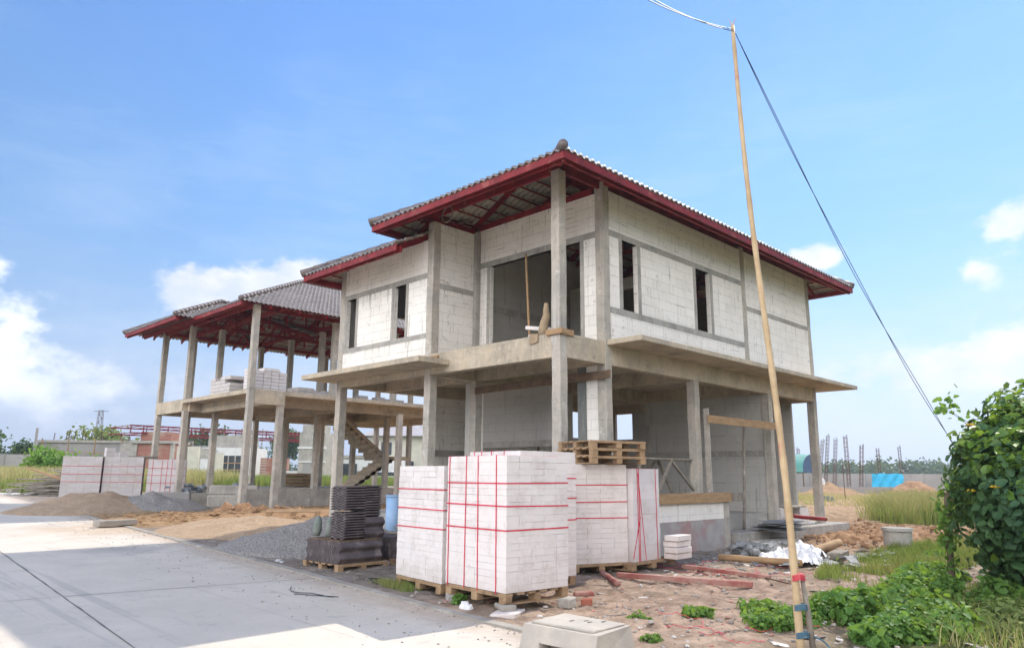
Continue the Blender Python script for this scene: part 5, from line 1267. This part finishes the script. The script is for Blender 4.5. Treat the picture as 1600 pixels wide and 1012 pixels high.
# ------------------------------------------------------------------ far left and middle
wall_line('grey boundary wall at the far left edge beyond the dry grass', (4, 84), (18.5, 70.5), 3.0, mWallFar, zb=.2)
L_ = thing('unfinished_row_building', 'long unfinished grey wall building with rebar standing up along its top', 'building', (19.7, 88, .5))
ax = Vector((27.9-19.7, 80.1-88, 0)); n_ = ax.normalized(); pn = Vector((-n_.y, n_.x, 0))
if pn.dot(Vector((19.7, 88, 0))) < 0: pn = -pn
a, b = Vector((19.7, 88, 2.4)), Vector((31, 77.1, 2.4))
MB().bar(a, b, .25, 4.4).build('wall', mWallFar, L_); MB().bar(a+pn*8, b+pn*8, .25, 4.4).build('wall', mWallFar, L_); MB().bar(a, a+pn*8, .25, 4.38).build('wall', mWallFar, L_)
MB().bar(a+Vector((0, 0, 2.25))-pn*.05, b+Vector((0, 0, 2.25))-pn*.05, .5, .25).build('ring_beam', mConcGrey, L_)
p = a.lerp(b, .66); q = a.lerp(b, .98); MB().bar((p.x-pn.x*.14, p.y-pn.y*.14, 3.4), (q.x-pn.x*.14, q.y-pn.y*.14, 3.4), .06, 1.6).build('brick_infill', mBrick, L_)
for i in range(24):
    p = a.lerp(b, (i+random.uniform(.1, .9))/24)+pn*random.choice((0, 0, 4, 8)); h = random.uniform(.7, 1.7); MB().bar((p.x, p.y, 4.6), (p.x+random.uniform(-.12, .12), p.y, 4.6+h), .07, .07).build('rebar', mRust, L_)
for i in range(5):
    p = a.lerp(b, .06+.17*i)-pn*1.0; MB().bar((p.x, p.y, .3), (p.x, p.y, 4.9), .1, .1).build('scaffold_pole', mWood, L_)
p, q = a-pn*1.0, a.lerp(b, .8)-pn*1.0; MB().bar((p.x, p.y, 3.5), (q.x, q.y, 3.5), .1, .08).build('scaffold_ledger', mWood, L_)
RF = thing('steel_roof_frame', 'long flat red steel roof frame over the far unfinished buildings', 'roof frame', (24.7, 75.3, 5))
for z, dy in ((5.25, 0), (5.95, 0), (5.3, 6), (5.95, 6)): MB().bar((24.0, 75.3+dy-.6, z), (46, 75.3+dy-.6, z), .12, .12).build('chord', mRed, RF)
mb = MB()
for i in range(20): x = 24.1+i*1.14; mb.bar((x, 74.7, 5.25), (x, 74.7, 5.95), .08, .08); mb.bar((x, 74.7, 5.95), (x, 80.7, 5.95), .06, .06); mb.bar((x, 74.7, 5.25), (x, 80.7, 5.25), .06, .06)
mb.build('web', mRed, RF)
def far_building(name, label, x, y, rz, w, d, h, mat, extra, z0=.6):
    b = thing(name, label, 'building', (x, y, z0), rz)
    MB().box(0, w, 0, d, 0, h).build('wall', mat, b, world=False)
    for nm, m_, bx_ in extra: MB().box(*bx_).build(nm, m_, b, world=False)
    return b
rz = R_(-44)
far_building('brick_building', 'small unfinished red brick building with concrete bands under the red roof frame', 24.9, 75.2, rz, 3.4, 4, 3.7, mBrick, (('concrete_band', mConcGrey, (-.5, 3.5, -.3, 4, 3.7, 3.95)), ('parapet', mBrick, (.3, 3.2, .1, 4, 3.95, 4.8)), ('concrete_column', mConcGrey, (-.15, .15, -.1, .2, 0, 3.7)), ('concrete_column', mConcGrey, (3.3, 3.6, -.1, .2, 0, 3.7)), ('side_annex', mConcGrey, (-1.6, -.2, .2, 3, 2.2, 3.7))))
far_building('grey_building', 'far pale grey building with a scaffolded window bay seen between the frame house columns', 27.6, 66.5, rz, 4.6, 4, 3.2, mWhiteP, (('window', mGlassDk, (1.9, 3.6, -.03, .1, .6, 2.5)), ('parapet', mConcGrey, (.4, 3.9, .3, 3.5, 3.2, 4.3)), ('side_bay', mConcGrey, (-1.1, 1.2, -.5, 2, 0, 3.1)), ('window_bar', mWood, (1.7, 3.8, -.12, -.05, 1.2, 1.28)), ('window_bar', mWood, (1.7, 3.8, -.12, -.05, 1.8, 1.88)), ('window_bar', mConcGrey, (2.4, 2.5, -.1, -.04, .6, 2.5)), ('window_bar', mConcGrey, (3.0, 3.1, -.1, -.04, .6, 2.5))))
far_building('tower_building', 'narrow grey block tower between the dark columns of the frame house', 32.2, 57.6, rz, 2.2, 3, 4.4, mConcGrey, (('band', mWhiteP, (-.1, 2.3, -.08, .2, 3.05, 3.2)), ('band', mWhiteP, (-.1, 2.3, -.08, .2, 1.9, 2.0)), ('parapet', mConcGrey, (.2, 2.0, .1, 2.8, 4.4, 5.1)), ('door_panel', mWallFar, (.4, 1.8, -.04, .1, 0, 1.85))))
far_building('brick_shed', 'low reddish brick shed piece beyond the grass behind the stub column', 31.0, 62.0, rz, 1.9, 2.4, 2.3, mBrick, (('door_panel', mWhiteP, (1.9, 4.6, .5, .7, 0, 1.2)),))
aw = far_building('arch_wall', 'cream wall piece with a moon shaped cut far behind the frame house', 24.0, 62.8, rz, 1.8, .3, 3.1, mCream, (('wall_wing', mWhiteP, (2.0, 2.9, 0, .3, 0, 2.1)), ('wall_wing', mCream, (3.1, 3.8, 0, .3, 0, 2.6))))
CR = far_building('cream_house', 'cream house with a pale tiled roof behind the frame house stair', 41.3, 60.5, rz, 8.5, 6, 4.6, mCream, (('window', mGlassDk, (1.2, 2.2, -.04, .1, 2.8, 4.0)), ('window', mGlassDk, (5.6, 6.5, -.04, .1, 2.8, 4.0)), ('door', mGlassDk, (3.0, 4.4, -.04, .1, .1, 2.2)), ('lower_block', mWhiteP, (-3, 4, -2.5, -.05, 0, 2.3)), ('dark_bay', mGlassDk, (-2.6, -.6, -2.54, -2.4, .2, 1.9))))
mb = MB(); mb.v = [(-.8, -.8, 4.6), (9.3, -.8, 4.6), (9.3, 6.8, 4.6), (-.8, 6.8, 4.6), (3, 3, 6.9), (5.5, 3, 6.9)]; mb.f = [(0, 1, 5, 4), (1, 2, 5), (2, 3, 4, 5), (3, 0, 4)]
mb.build('roof', simple('pale_roof', (.45, .42, .42), (.30, .28, .29), 2.5, .7, .3, 8, stretch=(1, 1, 5)), CR, world=False)
far_building('white_house', 'white low house far beyond the grass between the middle columns', 42.5, 69, rz, 7, 5, 2.6, mWhiteP, (('roof', mConcGrey, (-.4, 7.4, -.5, 5.5, 2.6, 2.9)), ('window', mGlassDk, (1, 2.2, -.04, .1, .9, 1.9))))
cp = thing('parked_car', 'small white car parked far away between the frame house columns', 'car', (37.6, 56.4, .5), R_(-40))
mb = MB(); prof = [(0, .25), (0, .65), (.15, .8), (.9, .88), (1.4, 1.35), (2.8, 1.38), (3.5, .95), (4.1, .85), (4.15, .3)]
for yy in (0, 1.6): mb.v += [(x, yy+(.12 if z > 1 and yy == 0 else -.12 if z > 1 else 0), z) for x, z in prof]
m_ = len(prof); mb.f = [tuple(range(m_)), tuple(range(2*m_-1, m_-1, -1))]+[(i, i+m_, (i+1) % m_+m_, (i+1) % m_) for i in range(m_)]
mb.build('body', mWhiteP, cp, world=False)
MB().box(1.1, 3.1, -.01, 1.61, .92, 1.25).build('window', mGlassDk, cp, world=False)
for x in (.8, 3.3):
    for y in (0, 1.6): MB().tube([(x, y-.08, .3), (x, y+.08, .3)], .3, 12).build('wheel', mCable, cp, world=False)
# lattice tower
TW = thing('lattice_tower', 'tall thin lattice pylon on the far left skyline', 'pylon', (135, 472, 0))
mb = MB(); hh = 37
for k in range(4):
    sx, sy = (-1, 1)[k % 2], (-1, 1)[k//2]; mb.bar((135+2.2*sx, 472+2.2*sy, 0), (135+1.0*sx, 472+1.0*sy, hh), .28, .28)
for k in range(16):
    z0_, z1_ = hh*k/16, hh*(k+1)/16; r0, r1 = 2.2-1.2*k/16, 2.2-1.2*(k+1)/16; s = 1 if k % 2 else -1
    mb.bar((135-r0*s, 472+r0*s, z0_), (135+r1*s, 472-r1*s, z1_), .2, .2); mb.bar((135-r1, 472+r1, z1_), (135+r1, 472-r1, z1_), .2, .2)
    mb.bar((135-r0*s, 472-r0*s, z0_), (135+r1*s, 472+r1*s, z1_), .2, .2)
mb.build('lattice', mRust, TW)
for z, l in ((36.5, 3.0), (26, 2.4), (17, 2.0)): MB().bar((135-l, 472+l, z), (135+l, 472-l, z), .3, .3).build('cross_arm', mRust, TW)
for k, (x, y, h) in enumerate(((60, 128, 9.5), (75, 150, 11), (92, 150, 11), (16.0, 72.5, 5.2))):
    t = thing('utility_pole', ('utility pole seen between the left columns of the frame house', 'utility pole seen near the stub column of the frame house', 'utility pole seen right of the dark columns', 'pale pole by the trees at the far left edge')[k], 'utility pole', (x, y, 0)); MB().tube([(x, y, 0), (x, y, h)], [.14, .10], 6).build('pole', mWallFar, t)
    if k < 3: MB().bar((x-.8, y+.8, h-.5), (x+.8, y-.8, h-.5), .12, .12).build('cross_arm', mWallFar, t); MB().bar((x-.7, y+.7, h-1.2), (x+.7, y-.7, h-1.2), .1, .1).build('cross_arm', mWallFar, t)
# trees
tree('broadleaf_tree', 'round green tree at the left edge beyond the boundary wall', 'tree', 14.0, 88, .6, 5.6, 5.8, mTreeL, 1600, .42, .18)
tree('broadleaf_tree', 'dark green tree cut by the left picture edge', 'tree', 9.5, 91, .6, 7.0, 6.5, mTreeL, 1500, .42, .18)
tree('broadleaf_tree', 'smaller dark tree right of the round one at far left', 'tree', 17.4, 85, .6, 4.4, 3.6, mTreeL, 900, .36, .15)
tree('broadleaf_tree', 'olive tree rising behind the rebar topped long building', 'tree', 29.5, 103, .6, 6.6, 8, mGrassG, 1500, .5, .18)
tree('broadleaf_tree', 'green tree seen between the left columns of the frame house', 'tree', 47.5, 114, .6, 8.8, 7.5, mTreeL, 1500, .5, .2)
tree('broadleaf_tree', 'green tree seen left of the grey tower building', 'tree', 62, 115, .6, 8.8, 6.5, mTreeL, 1500, .5, .2)
tree('broadleaf_tree', 'green tree seen behind the stub column', 'tree', 58, 122, .6, 6.2, 6.5, mTreeL, 1300, .5, .2)
tree('shrub', 'bright light green shrub in the dry grass in front of the long building', 'shrub', 14.9, 63.5, .9, 2.4, 4.6, mShrubL, 2600, .24, .05, crown_lo=.0)
tree('shrub', 'second lower bright shrub right of the first one', 'shrub', 17.4, 61.5, .9, 1.7, 3.2, mShrubL, 1500, .22, .05, crown_lo=.0)
# far woods as one mass
Ps = []; Ns = []
for k in range(150):
    f = k/150; x = 330-140*f+rng.normal()*8; y = 20+230*f; h = 6.6+3*noise.noise(Vector((k*.23, 0, 0)))+rng.normal()*.7
    for q in range(2):
        p, nn = blob_pts(110, (x+rng.normal()*2, y+rng.normal()*2, h*.5), (4.2, 4.2, h*.55), .5, .3, k+.5*q); Ps.append(p); Ns.append(nn)
P = np.concatenate(Ps); N = np.concatenate(Ns); V, F = leaves(P, rng.uniform(.7, 1.6, len(P)), N, .3); tag(npmesh('far_woods', V, F, mTreeL), kind='stuff')
Ps = []; Ns = []
for k in range(60):
    f = k/60; x = 30+170*f+rng.normal()*5; y = 260-60*f; h = 5+rng.normal()*.8
    p, nn = blob_pts(130, (x, y, h*.5), (4.5, 4.5, h*.55), .5, .3, k+.3); Ps.append(p); Ns.append(nn)
P = np.concatenate(Ps); N = np.concatenate(Ns); V, F = leaves(P, rng.uniform(.8, 1.7, len(P)), N, .3); tag(npmesh('far_woods', V, F, mTreeL), kind='stuff')
# hills
V = []; F = []; n = 90
for i in range(n+1):
    a = R_(64+32*i/n); h = 110*(.45+.55*fbm(i*.055, 2, 1., 5)+.35*math.sin(i*.11+1.2)); h = max(12, h)*min(1, i/14)
    for r, z in ((2350, -2), (2600, h*.45), (2850, h), (3150, h*.3), (3400, -2)): V.append((r*math.cos(a), r*math.sin(a), z+ (6*fbm(i, r, .9) if z > 0 else 0)))
for i in range(n):
    for j in range(4): k = i*5+j; F.append((k, k+1, k+6, k+5))
tag(npmesh('hills', V, F, simple('hill_forest', (.05, .08, .04), (.08, .10, .05), .02, .9, .1, 1), smooth=True), kind='structure')
# air
m, g = newmat('air'); v = g.n('ShaderNodeVolumePrincipled', {'Color': (.80, .88, 1, 1), 'Density': .00062, 'Anisotropy': .35}); g.n('ShaderNodeOutputMaterial', {1: v.outputs[0]})
tag(MB().box(-950, 3700, -950, 3700, -6, 190).build('haze', m), kind='stuff')
if not palused[0]: bpy.data.objects.remove(pal0)
